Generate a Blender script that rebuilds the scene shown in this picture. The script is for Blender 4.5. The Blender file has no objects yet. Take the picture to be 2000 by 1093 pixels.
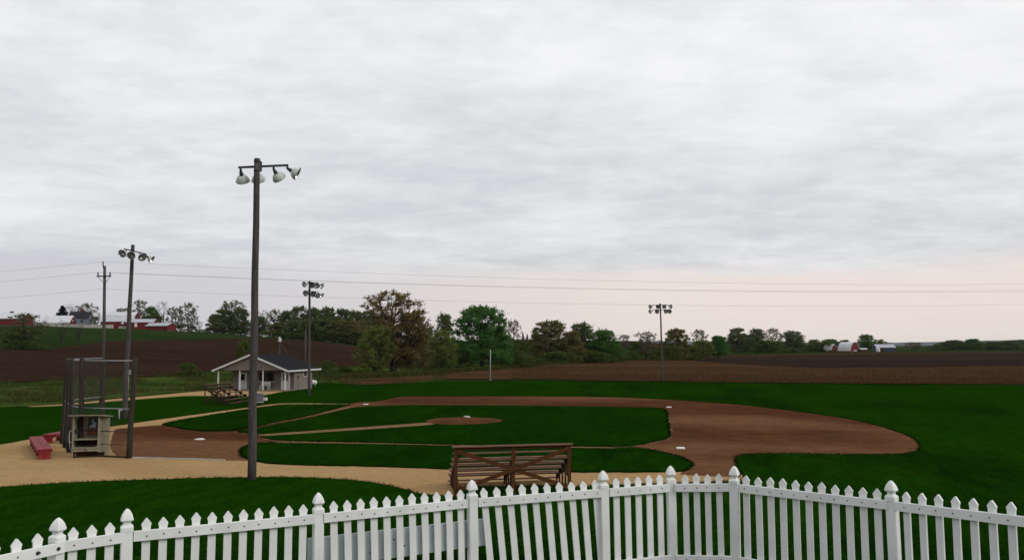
import bpy, math, random
from mathutils import Vector, Matrix, noise
from mathutils.geometry import tessellate_polygon

scene = bpy.context.scene
COL = scene.collection

# ------------------------------------------------------------------ camera
cam_d = bpy.data.cameras.new('camera')
cam_d.sensor_width = 36.0
cam_d.lens = 36.0 * 1529.1 / 2000.0
cam_d.clip_start = 0.1
cam_d.clip_end = 20000
cam = bpy.data.objects.new('camera', cam_d); COL.objects.link(cam)
YAW, PITCH, ROLL = -0.175, 0.084, -0.004
fw = Vector((math.sin(YAW) * math.cos(PITCH), math.cos(YAW) * math.cos(PITCH), math.sin(PITCH)))
rt = Vector((math.cos(YAW), -math.sin(YAW), 0)); up = rt.cross(fw)
rt2 = rt * math.cos(ROLL) + up * math.sin(ROLL); up2 = up * math.cos(ROLL) - rt * math.sin(ROLL)
m = Matrix.Identity(4)
for r_ in range(3):
    m[r_][0], m[r_][1], m[r_][2] = rt2[r_], up2[r_], -fw[r_]
m.translation = (26.023, -42.030, 5.329)
cam.matrix_world = m
scene.camera = cam

# ------------------------------------------------------------------ view
scene.view_settings.view_transform = 'Standard'
scene.view_settings.look = 'None'
scene.view_settings.exposure = 0.0
scene.view_settings.gamma = 1.0
scene.cycles.max_bounces = 6
scene.cycles.transparent_max_bounces = 8

# ------------------------------------------------------------------ node helpers
class NT:
    def __init__(self, tree): self.t = tree
    def n(self, kind, **kw):
        nd = self.t.nodes.new(kind)
        for k, v in kw.items():
            if k.startswith('i_'):
                nd.inputs[k[2:].replace('_', ' ')].default_value = v
            else: setattr(nd, k, v)
        return nd
    def l(self, a, b): self.t.links.new(a, b)
    def put(self, sock, v):
        if hasattr(v, 'is_linked') or isinstance(v, bpy.types.NodeSocket): self.l(v, sock)
        else: sock.default_value = v
    def math(self, op, a, b=0.0, c=None, clamp=False):
        nd = self.t.nodes.new('ShaderNodeMath'); nd.operation = op; nd.use_clamp = clamp
        self.put(nd.inputs[0], a); self.put(nd.inputs[1], b)
        if c is not None: self.put(nd.inputs[2], c)
        return nd.outputs[0]
    def mix(self, f, a, b, mode='MIX'):
        nd = self.t.nodes.new('ShaderNodeMix'); nd.data_type = 'RGBA'; nd.blend_type = mode
        self.put(nd.inputs[0], f)
        for s, v in ((nd.inputs[6], a), (nd.inputs[7], b)):
            if isinstance(v, bpy.types.NodeSocket): self.l(v, s)
            else: s.default_value = (v[0], v[1], v[2], 1)
        return nd.outputs[2]
    def noise(self, vec, scale, detail=4, rough=.55, dist=0):
        nd = self.t.nodes.new('ShaderNodeTexNoise')
        nd.inputs['Scale'].default_value = scale; nd.inputs['Detail'].default_value = detail
        nd.inputs['Roughness'].default_value = rough; nd.inputs['Distortion'].default_value = dist
        if vec is not None: self.l(vec, nd.inputs['Vector'])
        return nd.outputs['Fac']
    def step(self, v, a, b):                    # smooth 0..1 between a and b
        nd = self.t.nodes.new('ShaderNodeMapRange'); nd.interpolation_type = 'SMOOTHSTEP'
        self.put(nd.inputs[0], v); nd.inputs[1].default_value = a; nd.inputs[2].default_value = b
        return nd.outputs[0]
    def scale(self, vec, s):
        nd = self.t.nodes.new('ShaderNodeMapping'); self.l(vec, nd.inputs[0])
        nd.inputs['Scale'].default_value = s
        return nd.outputs[0]

# ------------------------------------------------------------------ overcast sky
SUN_DIR = Vector((0.86, -0.20, 0.50)).normalized()
w = bpy.data.worlds.new('World'); scene.world = w; w.use_nodes = True
w.node_tree.nodes.clear()
q = NT(w.node_tree)
tc = q.n('ShaderNodeTexCoord')
sp = q.n('ShaderNodeSeparateXYZ'); q.l(tc.outputs['Generated'], sp.inputs[0])
X, Y, Z = sp.outputs
zz = q.math('MAXIMUM', Z, 0.0)
den = q.math('ADD', zz, 0.12)
lat = q.math('ADD', q.math('MULTIPLY', X, 0.985), q.math('MULTIPLY', Y, 0.174))
fwd = q.math('ADD', q.math('MULTIPLY', X, -0.174), q.math('MULTIPLY', Y, 0.985))
cv = q.n('ShaderNodeCombineXYZ')
q.l(q.math('DIVIDE', lat, den), cv.inputs[0]); q.l(q.math('DIVIDE', fwd, den), cv.inputs[1]); cv.inputs[2].default_value = 3.7
cl = cv.outputs[0]
n1 = q.noise(q.scale(cl, (.75, .9, 1)), 1.0, 6, .55, .2)
n2 = q.noise(q.scale(cl, (1.0, 1.25, 1)), 3.0, 6, .6, .3)
n3 = q.noise(q.scale(cl, (.16, .55, 1)), 1.3, 3, .5)
n4 = q.noise(q.scale(cl, (1.0, 1.5, 1)), 7.0, 5, .6, .4)
cloud = q.math('ADD', q.math('ADD', q.math('MULTIPLY', n1, .38), q.math('MULTIPLY', n2, .28)), q.math('ADD', q.math('MULTIPLY', n3, .22), q.math('MULTIPLY', n4, .12)))
c1 = q.mix(q.step(cloud, .33, .63), (.605, .62, .655), (.875, .877, .89))
# the thinner cloud close to the horizon: grey to the left, warm to the right
warm = q.step(lat, -.45, .30)
hz = q.mix(warm, (.63, .62, .66), (.90, .785, .715))
edge_ = q.math('ADD', zz, q.math('MULTIPLY', q.math('SUBTRACT', n3, .5), .05))
low = q.math('SUBTRACT', 1.0, q.step(edge_, .070, .105))
c2 = q.mix(q.math('MULTIPLY', low, .88), c1, hz)
gain = q.math('ADD', .95, q.math('MULTIPLY', zz, .40))
gv = q.n('ShaderNodeVectorMath', operation='SCALE'); q.l(c2, gv.inputs[0]); q.l(gain, gv.inputs['Scale'])
skt = q.n('ShaderNodeTexSky', sky_type='NISHITA', sun_disc=False)
skt.sun_elevation = math.asin(SUN_DIR.z); skt.sun_rotation = math.atan2(SUN_DIR.x, SUN_DIR.y)
sk = q.n('ShaderNodeVectorMath', operation='SCALE'); q.l(skt.outputs[0], sk.inputs[0]); sk.inputs['Scale'].default_value = 0.08
fin = q.mix(.04, gv.outputs[0], sk.outputs[0])
bg = q.n('ShaderNodeBackground'); q.l(fin, bg.inputs[0]); bg.inputs[1].default_value = 1.0
ow = q.n('ShaderNodeOutputWorld'); q.l(bg.outputs[0], ow.inputs[0])

sun_d = bpy.data.lights.new('sun', 'SUN'); sun_d.energy = 1.5; sun_d.angle = math.radians(16); sun_d.color = (1, .95, .88)
sun = bpy.data.objects.new('sun', sun_d); COL.objects.link(sun)
sun.rotation_euler = SUN_DIR.to_track_quat('Z', 'Y').to_euler()

# ------------------------------------------------------------------ materials
MATS = {}
def new_mat(name):
    mt = bpy.data.materials.new(name); mt.use_nodes = True; mt.node_tree.nodes.clear()
    k = NT(mt.node_tree); out = k.n('ShaderNodeOutputMaterial'); MATS[name] = mt
    return mt, k, out

def mat(name, col, col2=None, rough=.8, scale=4.0, stretch=(1, 1, 1), detail=5, bump=0, bscale=40, spec=.25, lo=.35, hi=.65, metal=0, fine=0, world=False, dirt=None):
    mt, k, out = new_mat(name)
    b = k.n('ShaderNodeBsdfPrincipled'); k.l(b.outputs[0], out.inputs[0])
    b.inputs['Roughness'].default_value = rough; b.inputs['Specular IOR Level'].default_value = spec; b.inputs['Metallic'].default_value = metal
    if world: vec = k.n('ShaderNodeNewGeometry').outputs['Position']
    else: vec = k.n('ShaderNodeTexCoord').outputs['Object']
    v2 = k.scale(vec, stretch)
    col2 = col2 or tuple(c * .72 for c in col)
    c = k.mix(k.step(k.noise(v2, scale, detail, .6), lo, hi), col2, col)
    if fine:
        g = k.noise(v2, scale * 14, 3, .6)
        c = k.mix(fine, c, k.mix(k.step(g, .3, .7), tuple(x * .45 for x in col), tuple(min(1, x * 1.45) for x in col)))
    if dirt:
        c = k.mix(k.math('MULTIPLY', k.step(k.noise(vec, dirt[1], 5, .65), .5, .75), dirt[2]), c, dirt[0])
    k.l(c, b.inputs['Base Color'])
    if bump:
        bm_ = k.n('ShaderNodeBump'); bm_.inputs['Strength'].default_value = bump; bm_.inputs['Distance'].default_value = .02
        k.l(k.noise(v2, bscale, 4, .6), bm_.inputs['Height']); k.l(bm_.outputs[0], b.inputs['Normal'])
    return mt

def leaf_mat(name, a, b_, tl=.25):
    mt, k, out = new_mat(name)
    geo = k.n('ShaderNodeNewGeometry'); oi = k.n('ShaderNodeObjectInfo')
    c = k.mix(geo.outputs['Random Per Island'], a, b_)
    vn = k.noise(k.n('ShaderNodeTexCoord').outputs['Object'], 7.0, 2)
    c = k.mix(k.step(vn, .35, .65), k.mix(1.0, c, (.74, .76, .74), 'MULTIPLY'), c)
    c = k.mix(k.math('MULTIPLY', oi.outputs['Random'], .35), c, k.mix(1.0, c, (1.35, .95, .7), 'MULTIPLY'))
    d = k.n('ShaderNodeBsdfDiffuse'); k.l(c, d.inputs[0]); t = k.n('ShaderNodeBsdfTranslucent'); k.l(c, t.inputs[0])
    mx = k.n('ShaderNodeMixShader'); mx.inputs[0].default_value = tl
    k.l(d.outputs[0], mx.inputs[1]); k.l(t.outputs[0], mx.inputs[2]); k.l(mx.outputs[0], out.inputs[0])
    return mt

def ground_mat(name, stops, scale, stretch, rough=.95, bump=.5, bscale=9, fine=.4, rotate=0, fscale=22):
    """soil or turf: broad patches, streaks along one direction and fine speckle, in world metres"""
    mt, k, out = new_mat(name)
    b = k.n('ShaderNodeBsdfDiffuse'); k.l(b.outputs[0], out.inputs[0])
    pos = k.n('ShaderNodeNewGeometry').outputs['Position']
    mp = k.n('ShaderNodeMapping'); k.l(pos, mp.inputs[0]); mp.inputs['Rotation'].default_value = (0, 0, rotate); mp.inputs['Scale'].default_value = stretch
    v = mp.outputs[0]
    a = k.noise(v, scale, 5, .6); a2 = k.noise(v, scale * 6.3, 4, .65); f_ = k.noise(pos, fscale, 3, .7); g = k.noise(v, scale * .30, 3, .5)
    c = k.mix(k.step(a, .34, .66), stops[0], stops[1])
    c = k.mix(k.math('MULTIPLY', k.step(a2, .38, .7), .55), c, stops[2])
    c = k.mix(k.math('MULTIPLY', k.step(g, .42, .60), .75), c, stops[3] if len(stops) > 3 else stops[0])
    dk = k.mix(1.0, c, (.45, .45, .45), 'MULTIPLY'); lt = k.mix(1.0, c, (1.5, 1.5, 1.5), 'MULTIPLY')
    c = k.mix(fine, c, k.mix(k.step(f_, .3, .7), dk, lt))
    f2 = k.noise(v, fscale * .22, 4, .7)
    c = k.mix(fine * .7, c, k.mix(k.step(f2, .32, .68), k.mix(1.0, c, (.55, .55, .55), 'MULTIPLY'), k.mix(1.0, c, (1.4, 1.4, 1.4), 'MULTIPLY')))
    k.l(c, b.inputs['Color'])
    bp = k.n('ShaderNodeBump'); bp.inputs['Strength'].default_value = bump; bp.inputs['Distance'].default_value = .05
    k.l(k.noise(pos, bscale, 5, .7), bp.inputs['Height']); k.l(bp.outputs[0], b.inputs['Normal'])
    return mt

AW = 1.0
ground_mat('lawn', [(.0024, .0150, .0007), (.0060, .0320, .0010), (.0078, .0185, .0010), (.0058, .0270, .0008)], .20, (1, .35, 1), rotate=-.17, fine=.75, fscale=7)
ground_mat('infield_turf', [(.0024, .0150, .0007), (.0052, .0285, .0009), (.0066, .0165, .0010), (.0036, .0200, .0007)], .26, (1, .35, 1), rotate=-.17, fine=.75, fscale=7)
ground_mat('dirt', [(.058, .0240, .0120), (.086, .0365, .0180), (.036, .0155, .0085), (.135, .0680, .0350)], .20, (.5, 1, 1), fine=.6, bump=.35, bscale=14, rotate=-.17, fscale=10)
mat('grey_paint', (.42, .42, .41), (.34, .34, .33), rough=.6, scale=3, spec=.1)
ground_mat('gravel', [(.300, .198, .094), (.335, .228, .112), (.262, .168, .077), (.280, .176, .084)], .35, (.7, 1, 1), fine=.3, bump=.4, bscale=25, fscale=14)
ground_mat('chalk_path', [(.150, .092, .045), (.205, .135, .070), (.105, .058, .029)], .5, (1, 1, 1), fine=.5)
ground_mat('plowed', [(.0215, .0125, .0085), (.034, .0190, .0125), (.0125, .0075, .0055), (.027, .0165, .0105)], .06, (.22, 2.0, 1), fine=.7, bump=1.0, bscale=2.2, rotate=.25, fscale=1.4)
ground_mat('stubble', [(.050, .0265, .0130), (.074, .040, .0185), (.033, .0185, .0105), (.036, .0210, .0120)], .05, (.20, 1.8, 1), fine=.7, bump=1.0, bscale=2.5, rotate=.17, fscale=1.4)
ground_mat('damp_soil', [(.0165, .0118, .0095), (.024, .0165, .0125), (.012, .0088, .0075), (.034, .0215, .0140)], .03, (.20, 1.6, 1), fine=.6, bump=1.0, bscale=2.0, rotate=.17, fscale=1.2)
ground_mat('meadow', [(.015, .038, .006), (.028, .058, .008), (.095, .080, .030), (.010, .026, .005)], .10, (.45, 1.5, 1), fine=.6, bump=.8, bscale=3, fscale=2)
ground_mat('pasture', [(.012, .027, .006), (.017, .035, .008), (.028, .034, .012), (.010, .021, .006)], .04, (.4, 1.4, 1), fine=.5, bump=.6, bscale=2, fscale=1.2)
ground_mat('far_ridge', [(.080, .090, .100), (.10, .105, .11), (.065, .080, .085)], .004, (1, 1, 1), fine=.4, fscale=.02)  # blue grey of distant haze put into the base colour

mat('white_vinyl', (.70, .715, .70), (.62, .635, .615), rough=.55, scale=2.2, spec=.2, dirt=((.34, .36, .29), 1.6, .30))
mat('board_paint', (.43, .48, .49), (.37, .42, .44), rough=.7, scale=2, dirt=((.24, .25, .22), 3, .35))
mat('screw', (.03, .03, .03), rough=.5)
mat('pole_wood', (.080, .073, .069), (.027, .024, .0235), rough=.95, scale=3.5, stretch=(7, 7, .35), bump=.6, bscale=12, fine=.4, spec=.05)
mat('post_wood', (.046, .039, .032), (.017, .014, .012), rough=.95, scale=5, stretch=(5, 5, .5), bump=.5, bscale=12, fine=.35, spec=.06)
mat('stained_wood', (.085, .032, .009), (.050, .018, .006), rough=.75, scale=3, stretch=(.6, 6, 6), fine=.3, bump=.3, bscale=20, spec=.12)
mat('plank_wood', (.195, .112, .072), (.105, .058, .037), rough=.8, scale=3, stretch=(.5, 7, 7), fine=.3, bump=.3, bscale=20, spec=.1)
mat('old_plank', (.125, .074, .052), (.062, .034, .025), rough=.85, scale=3, stretch=(.5, 7, 7), fine=.3, spec=.1)
mat('dark_wood', (.040, .018, .011), (.022, .011, .008), rough=.8, scale=3)
mat('dark_steel', (.020, .020, .025), (.012, .012, .014), rough=.55, scale=6, spec=.4)
mat('galvanised', (.34, .35, .36), (.24, .25, .26), rough=.45, scale=6, metal=.6)
mat('enamel', (.54, .56, .53), (.40, .42, .39), rough=.4, scale=4, spec=.35, dirt=((.16, .16, .13), 5, .35))
mat('reflector_inside', (.50, .51, .52), (.40, .41, .42), rough=.25, scale=4, metal=.85)
mat('bulb', (.35, .35, .33), rough=.3, spec=.3)
mat('red_paint', (.215, .018, .020), (.150, .014, .016), rough=.6, scale=5, dirt=((.30, .12, .10), 6, .35), spec=.15)
mat('kiosk_paint', (.265, .235, .170), (.185, .162, .115), rough=.85, scale=4, dirt=((.11, .085, .055), 4, .5), spec=.08)
mat('siding', (.175, .152, .130), (.150, .130, .112), rough=.75, scale=2, spec=.1)
mat('white_trim', (.60, .60, .59), (.52, .52, .51), rough=.6, scale=3, spec=.15)
mat('shingle', (.015, .0145, .017), (.010, .0095, .011), rough=.95, scale=5, fine=.5, spec=.03)
mat('door_paint', (.50, .50, .48), (.42, .42, .40), rough=.5, scale=3)
mat('dark_glass', (.012, .013, .016), rough=.12, spec=.5)
mat('porch_slab', (.20, .15, .10), (.14, .105, .07), rough=.9, scale=2)
mat('grey_box', (.13, .14, .145), (.09, .10, .105), rough=.5, scale=4)
mat('barn_red', (.125, .010, .013), (.085, .008, .010), rough=.75, scale=1.2, stretch=(3, 3, .4), fine=.25)
mat('barn_roof', (.52, .53, .55), (.42, .43, .45), rough=.6, scale=.6, spec=.15)
mat('roof_grey', (.36, .37, .40), (.27, .28, .31), rough=.6, scale=.6)
mat('house_roof', (.014, .014, .018), rough=.9, scale=1)
mat('house_wall', (.14, .16, .20), rough=.8, scale=1)
mat('blue_steel', (.030, .048, .072), (.022, .036, .055), rough=.6, scale=.8)
mat('concrete', (.42, .40, .35), (.30, .29, .25), rough=.9, scale=.6)
mat('base_white', (.68, .67, .63), (.54, .51, .46), rough=.7, scale=8)
mat('mesh_wire', (.06, .062, .062), rough=.6)
mat('wire', (.17, .17, .18), rough=.7)
mat('poster_sky', (.018, .032, .060), (.010, .016, .030), rough=.4, scale=5)
mat('poster_red', (.200, .045, .025), (.130, .030, .018), rough=.4, scale=6)
mat('poster_white', (.42, .46, .50), (.16, .20, .26), rough=.4, scale=9)
mat('bark', (.030, .022, .017), (.016, .012, .010), rough=.95, scale=6)
mat('bark_pale', (.075, .062, .050), (.040, .032, .027), rough=.95, scale=6)
leaf_mat('leaf_maple', (.165, .130, .056), (.240, .200, .080), .5)
leaf_mat('leaf_green', (.052, .148, .034), (.092, .215, .050), .5)
leaf_mat('leaf_olive', (.120, .150, .040), (.185, .220, .058), .5)
leaf_mat('leaf_brown', (.130, .128, .050), (.195, .190, .072), .5)
leaf_mat('leaf_wood', (0.085, 0.125, 0.05), (0.14, 0.185, 0.074), .5)
leaf_mat('leaf_bud', (0.1, 0.1, 0.056), (0.15, 0.158, 0.08), .5)
leaf_mat('leaf_spruce', (.005, .011, .009), (.008, .016, .012), .05)
leaf_mat('leaf_bush', (0.056, 0.092, 0.024), (0.1, 0.14, 0.036), .5)
leaf_mat('blade', (.0014, .0085, .0005), (.0036, .0190, .0008), .2)  # darkened so the near slope reads as lying in less light
leaf_mat('tuft', (.020, .048, .008), (.085, .075, .028), .2)
leaf_mat('stalk', (.040, .019, .010), (.100, .060, .030), .1)

# ------------------------------------------------------------------ mesh helpers
class MB:
    """collects shapes, becomes one mesh"""
    def __init__(self): self.v = []; self.f = []; self.m = []; self.sm = []
    def add(self, vs, fs, mi=0, smooth=False):
        o = len(self.v); self.v += [tuple(p) for p in vs]
        for f in fs: self.f.append([i + o for i in f]); self.m.append(mi); self.sm.append(smooth)
        return self
    def box(self, c, s, rot=0.0, mi=0):
        x, y, z = s[0] / 2, s[1] / 2, s[2] / 2
        R_ = Matrix.Rotation(rot, 3, 'Z')
        vs = [Vector(c) + R_ @ Vector((a * x, b * y, d * z)) for d in (-1, 1) for b in (-1, 1) for a in (-1, 1)]
        return self.add(vs, [(0, 2, 3, 1), (4, 5, 7, 6), (0, 1, 5, 4), (2, 6, 7, 3), (0, 4, 6, 2), (1, 3, 7, 5)], mi)
    def beam(self, a, b, w_, h_, upv=(0, 0, 1), mi=0, ch=0.0):
        """bar from a to b, w_ wide, h_ high"""
        a, b = Vector(a), Vector(b); d = (b - a).normalized(); u = Vector(upv)
        s = d.cross(u)
        if s.length < 1e-4: s = d.cross(Vector((1, 0, 0)))
        s.normalize(); u = s.cross(d).normalized()
        vs = [p + s * (i * w_ / 2) + u * (j * h_ / 2) for p in (a, b) for i, j in ((-1, -1), (1, -1), (1, 1), (-1, 1))]
        return self.add(vs, [(0, 3, 2, 1), (4, 5, 6, 7), (0, 1, 5, 4), (1, 2, 6, 5), (2, 3, 7, 6), (3, 0, 4, 7)], mi)
    def tube(self, pts, rad, n=8, mi=0, cap=True):
        pts = [Vector(p) for p in pts]; vs = []; fs = []
        if not hasattr(rad, '__len__'): rad = [rad] * len(pts)
        ref = None
        for i, p in enumerate(pts):
            d = (pts[min(i + 1, len(pts) - 1)] - pts[max(i - 1, 0)]).normalized()
            if ref is None:
                ref = d.cross(Vector((0, 0, 1)))
                if ref.length < .05: ref = d.cross(Vector((1, 0, 0)))
            s = (ref - d * ref.dot(d)).normalized(); ref = s; t = d.cross(s)
            for k in range(n):
                a = 2 * math.pi * k / n; vs.append(p + (s * math.cos(a) + t * math.sin(a)) * rad[i])
        for i in range(len(pts) - 1):
            for k in range(n):
                k2 = (k + 1) % n; fs.append((i * n + k, i * n + k2, (i + 1) * n + k2, (i + 1) * n + k))
        o = len(self.v); self.add(vs, fs, mi, True)
        if cap:
            self.f.append([o + k for k in range(n)][::-1]); self.m.append(mi); self.sm.append(False)
            e = o + (len(pts) - 1) * n; self.f.append([e + k for k in range(n)]); self.m.append(mi); self.sm.append(False)
        return self
    def lathe(self, base, axis, prof, n=14, mi=0, flat=False, turn=0.0):
        """prof: (radius, distance along axis)"""
        base = Vector(base); ax = Vector(axis).normalized(); s = ax.cross(Vector((0, 0, 1)))
        if s.length < .05: s = Vector((1, 0, 0)) - ax * ax.x
        s.normalize(); t = ax.cross(s); vs = []; fs = []
        for r, h in prof:
            for k in range(n):
                a = 2 * math.pi * k / n + turn; vs.append(base + ax * h + (s * math.cos(a) + t * math.sin(a)) * r)
        for i in range(len(prof) - 1):
            for k in range(n):
                k2 = (k + 1) % n; fs.append((i * n + k, i * n + k2, (i + 1) * n + k2, (i + 1) * n + k))
        return self.add(vs, fs, mi, not flat)
    def prism(self, outline, origin, ux, uy, depth, mi=0):
        """flat outline (a, b) in the plane ux, uy, thickened by vector depth"""
        o = Vector(origin); ux, uy, dp = Vector(ux), Vector(uy), Vector(depth); n = len(outline)
        A = [o + ux * a + uy * b for a, b in outline]; B = [p + dp for p in A]
        return self.add(A + B, [tuple(range(n))[::-1], tuple(range(n, 2 * n))] + [(i, (i + 1) % n, n + (i + 1) % n, n + i) for i in range(n)], mi)
    def mesh(self, name, mats):
        me = bpy.data.meshes.new(name); me.from_pydata(self.v, [], self.f)
        for k in (mats if isinstance(mats, (list, tuple)) else [mats]): me.materials.append(MATS[k])
        me.polygons.foreach_set('material_index', self.m); me.polygons.foreach_set('use_smooth', self.sm)
        me.update(); return me
    def build(self, name, mats, parent=None):
        return link(name, self.mesh(name, mats), parent)

def link(name, data, parent=None):
    o = bpy.data.objects.new(name, data); COL.objects.link(o)
    if parent is not None: o.parent = parent
    return o
def tag(o, label=None, cat=None, group=None, kind=None):
    if label: o['label'] = label
    if cat: o['category'] = cat
    if group: o['group'] = group
    if kind: o['kind'] = kind
    return o
def thing(name, label, cat, loc=(0, 0, 0), rz=0.0, group=None):
    o = link(name, None); o.location = loc; o.rotation_euler = (0, 0, rz); o.empty_display_size = .2
    return tag(o, label, cat, group)
def copy_thing(root, loc, rz, label, group=None):
    r = root.copy(); COL.objects.link(r); r.location = loc; r.rotation_euler = (0, 0, rz); r['label'] = label
    if group: r['group'] = group
    for ch in root.children:
        c = ch.copy(); COL.objects.link(c); c.parent = r
        for g in ch.children:
            d = g.copy(); COL.objects.link(d); d.parent = c
    return r

# ------------------------------------------------------------------ the lie of the land (metres)
VX, VY = 26.023, -42.030                       # foot of the viewing spot on the knoll
RX = (0.98473, 0.17411)                        # unit vector along the knoll's edge
FX = (-0.17411, 0.98473)                       # unit vector from the knoll out over the diamond
T_S = [-1.05, -.654, -.523, -.392, -.314, -.2485, -.183, -.0916, 0, .098, .147, .196, .294, .458, .72, 1.2]
T_R = [60, 100, 120, 150, 190, 240, 300, 380, 460, 600, 900, 1400, 2500, 6000]
T_Z = [
 [0,0,0,.6,2.2,5.0,9.0,14.6,16.2,16.5,16,15,12,10],
 [0,0,0,.6,2.2,5.0,9.0,14.6,16.2,16.5,16,15,12,10],
 [0,0,0,.5,1.8,4.2,7.7,13.2,15.2,15.5,15,14,12,10],
 [0,0,0,.4,1.4,3.4,6.4,11.5,13.7,14,14,13,11,10],
 [0,0,0,.3,1.2,2.8,5.4,9.4,11,11.5,11.5,11,10,9],
 [0,0,0,.2,.9,2.2,4.5,7.9,9,9.5,10,10,9,8],
 [0,0,0,.1,.5,1.4,3.0,5.3,6.4,7.5,9,9,8,8],
 [0,0,0,0,.2,.6,1.4,2.8,4,6.5,10,10,9,8],
 [0,0,0,0,0,.2,.5,1.4,2.6,6.3,12.4,12,10,8],
 [0,0,0,0,0,0,.3,.9,1.8,5,11,11,9,8],
 [0,0,0,0,0,0,.2,.8,1.5,4.5,10,10,9,8],
 [0,0,0,0,0,0,.2,.5,1,3,7,8,7,6],
 [0,0,0,0,0,0,.1,.3,.5,.8,1.5,2,2,2],
 [0,0,0,0,0,0,.1,.2,.2,.2,0,-1,-2,-2],
 [0,0,0,0,0,0,.1,.2,.2,.2,0,-1,-2,-2],
 [0,0,0,0,0,0,.1,.2,.2,.2,0,-1,-2,-2]]
N_R = [0, 4, 6.7, 8.2, 10.3, 13, 18, 23, 25.5, 30]
N_Z = [3.68, 3.35, 2.86, 2.64, 2.50, 1.85, .75, .12, 0, 0]

def cut(ts, t):
    i = 0
    while i < len(ts) - 2 and t > ts[i + 1]: i += 1
    return i, min(1.0, max(0.0, (t - ts[i]) / (ts[i + 1] - ts[i])))

def curve(ts, vs, t):                          # smooth through the survey points
    i, k = cut(ts, t)
    a, b = vs[i], vs[i + 1]
    h = ts[i + 1] - ts[i]
    m0 = (b - vs[i - 1]) / (ts[i + 1] - ts[i - 1]) if i > 0 else (b - a) / h
    m1 = (vs[i + 2] - a) / (ts[i + 2] - ts[i]) if i < len(ts) - 2 else (b - a) / h
    if i > 0 and (b - a) * (a - vs[i - 1]) <= 0: m0 = 0
    if i < len(ts) - 2 and (b - a) * (vs[i + 2] - b) <= 0: m1 = 0
    k2, k3 = k * k, k * k * k
    return a * (2 * k3 - 3 * k2 + 1) + m0 * h * (k3 - 2 * k2 + k) + b * (3 * k2 - 2 * k3) + m1 * h * (k3 - k2)

def terrain(x, y):
    dx, dy = x - VX, y - VY
    lat = dx * RX[0] + dy * RX[1]; fwd = dx * FX[0] + dy * FX[1]
    r = math.hypot(dx, dy)
    if r < 27: return curve(N_R, N_Z, r if fwd > 0 else abs(lat))
    if fwd < 5: s = 1.2 if lat > 0 else -1.05
    else: s = max(-1.05, min(1.2, lat / fwd))
    if r < 101: return 0.0
    i, k = cut(T_S, s)
    k = k * k * (3 - 2 * k)
    return curve(T_R, T_Z[i], r) * (1 - k) + curve(T_R, T_Z[i + 1], r) * k

def gp(lat, fwd):                              # metres along and out from the viewing spot -> world
    return VX + lat * RX[0] + fwd * FX[0], VY + lat * RX[1] + fwd * FX[1]

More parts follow.
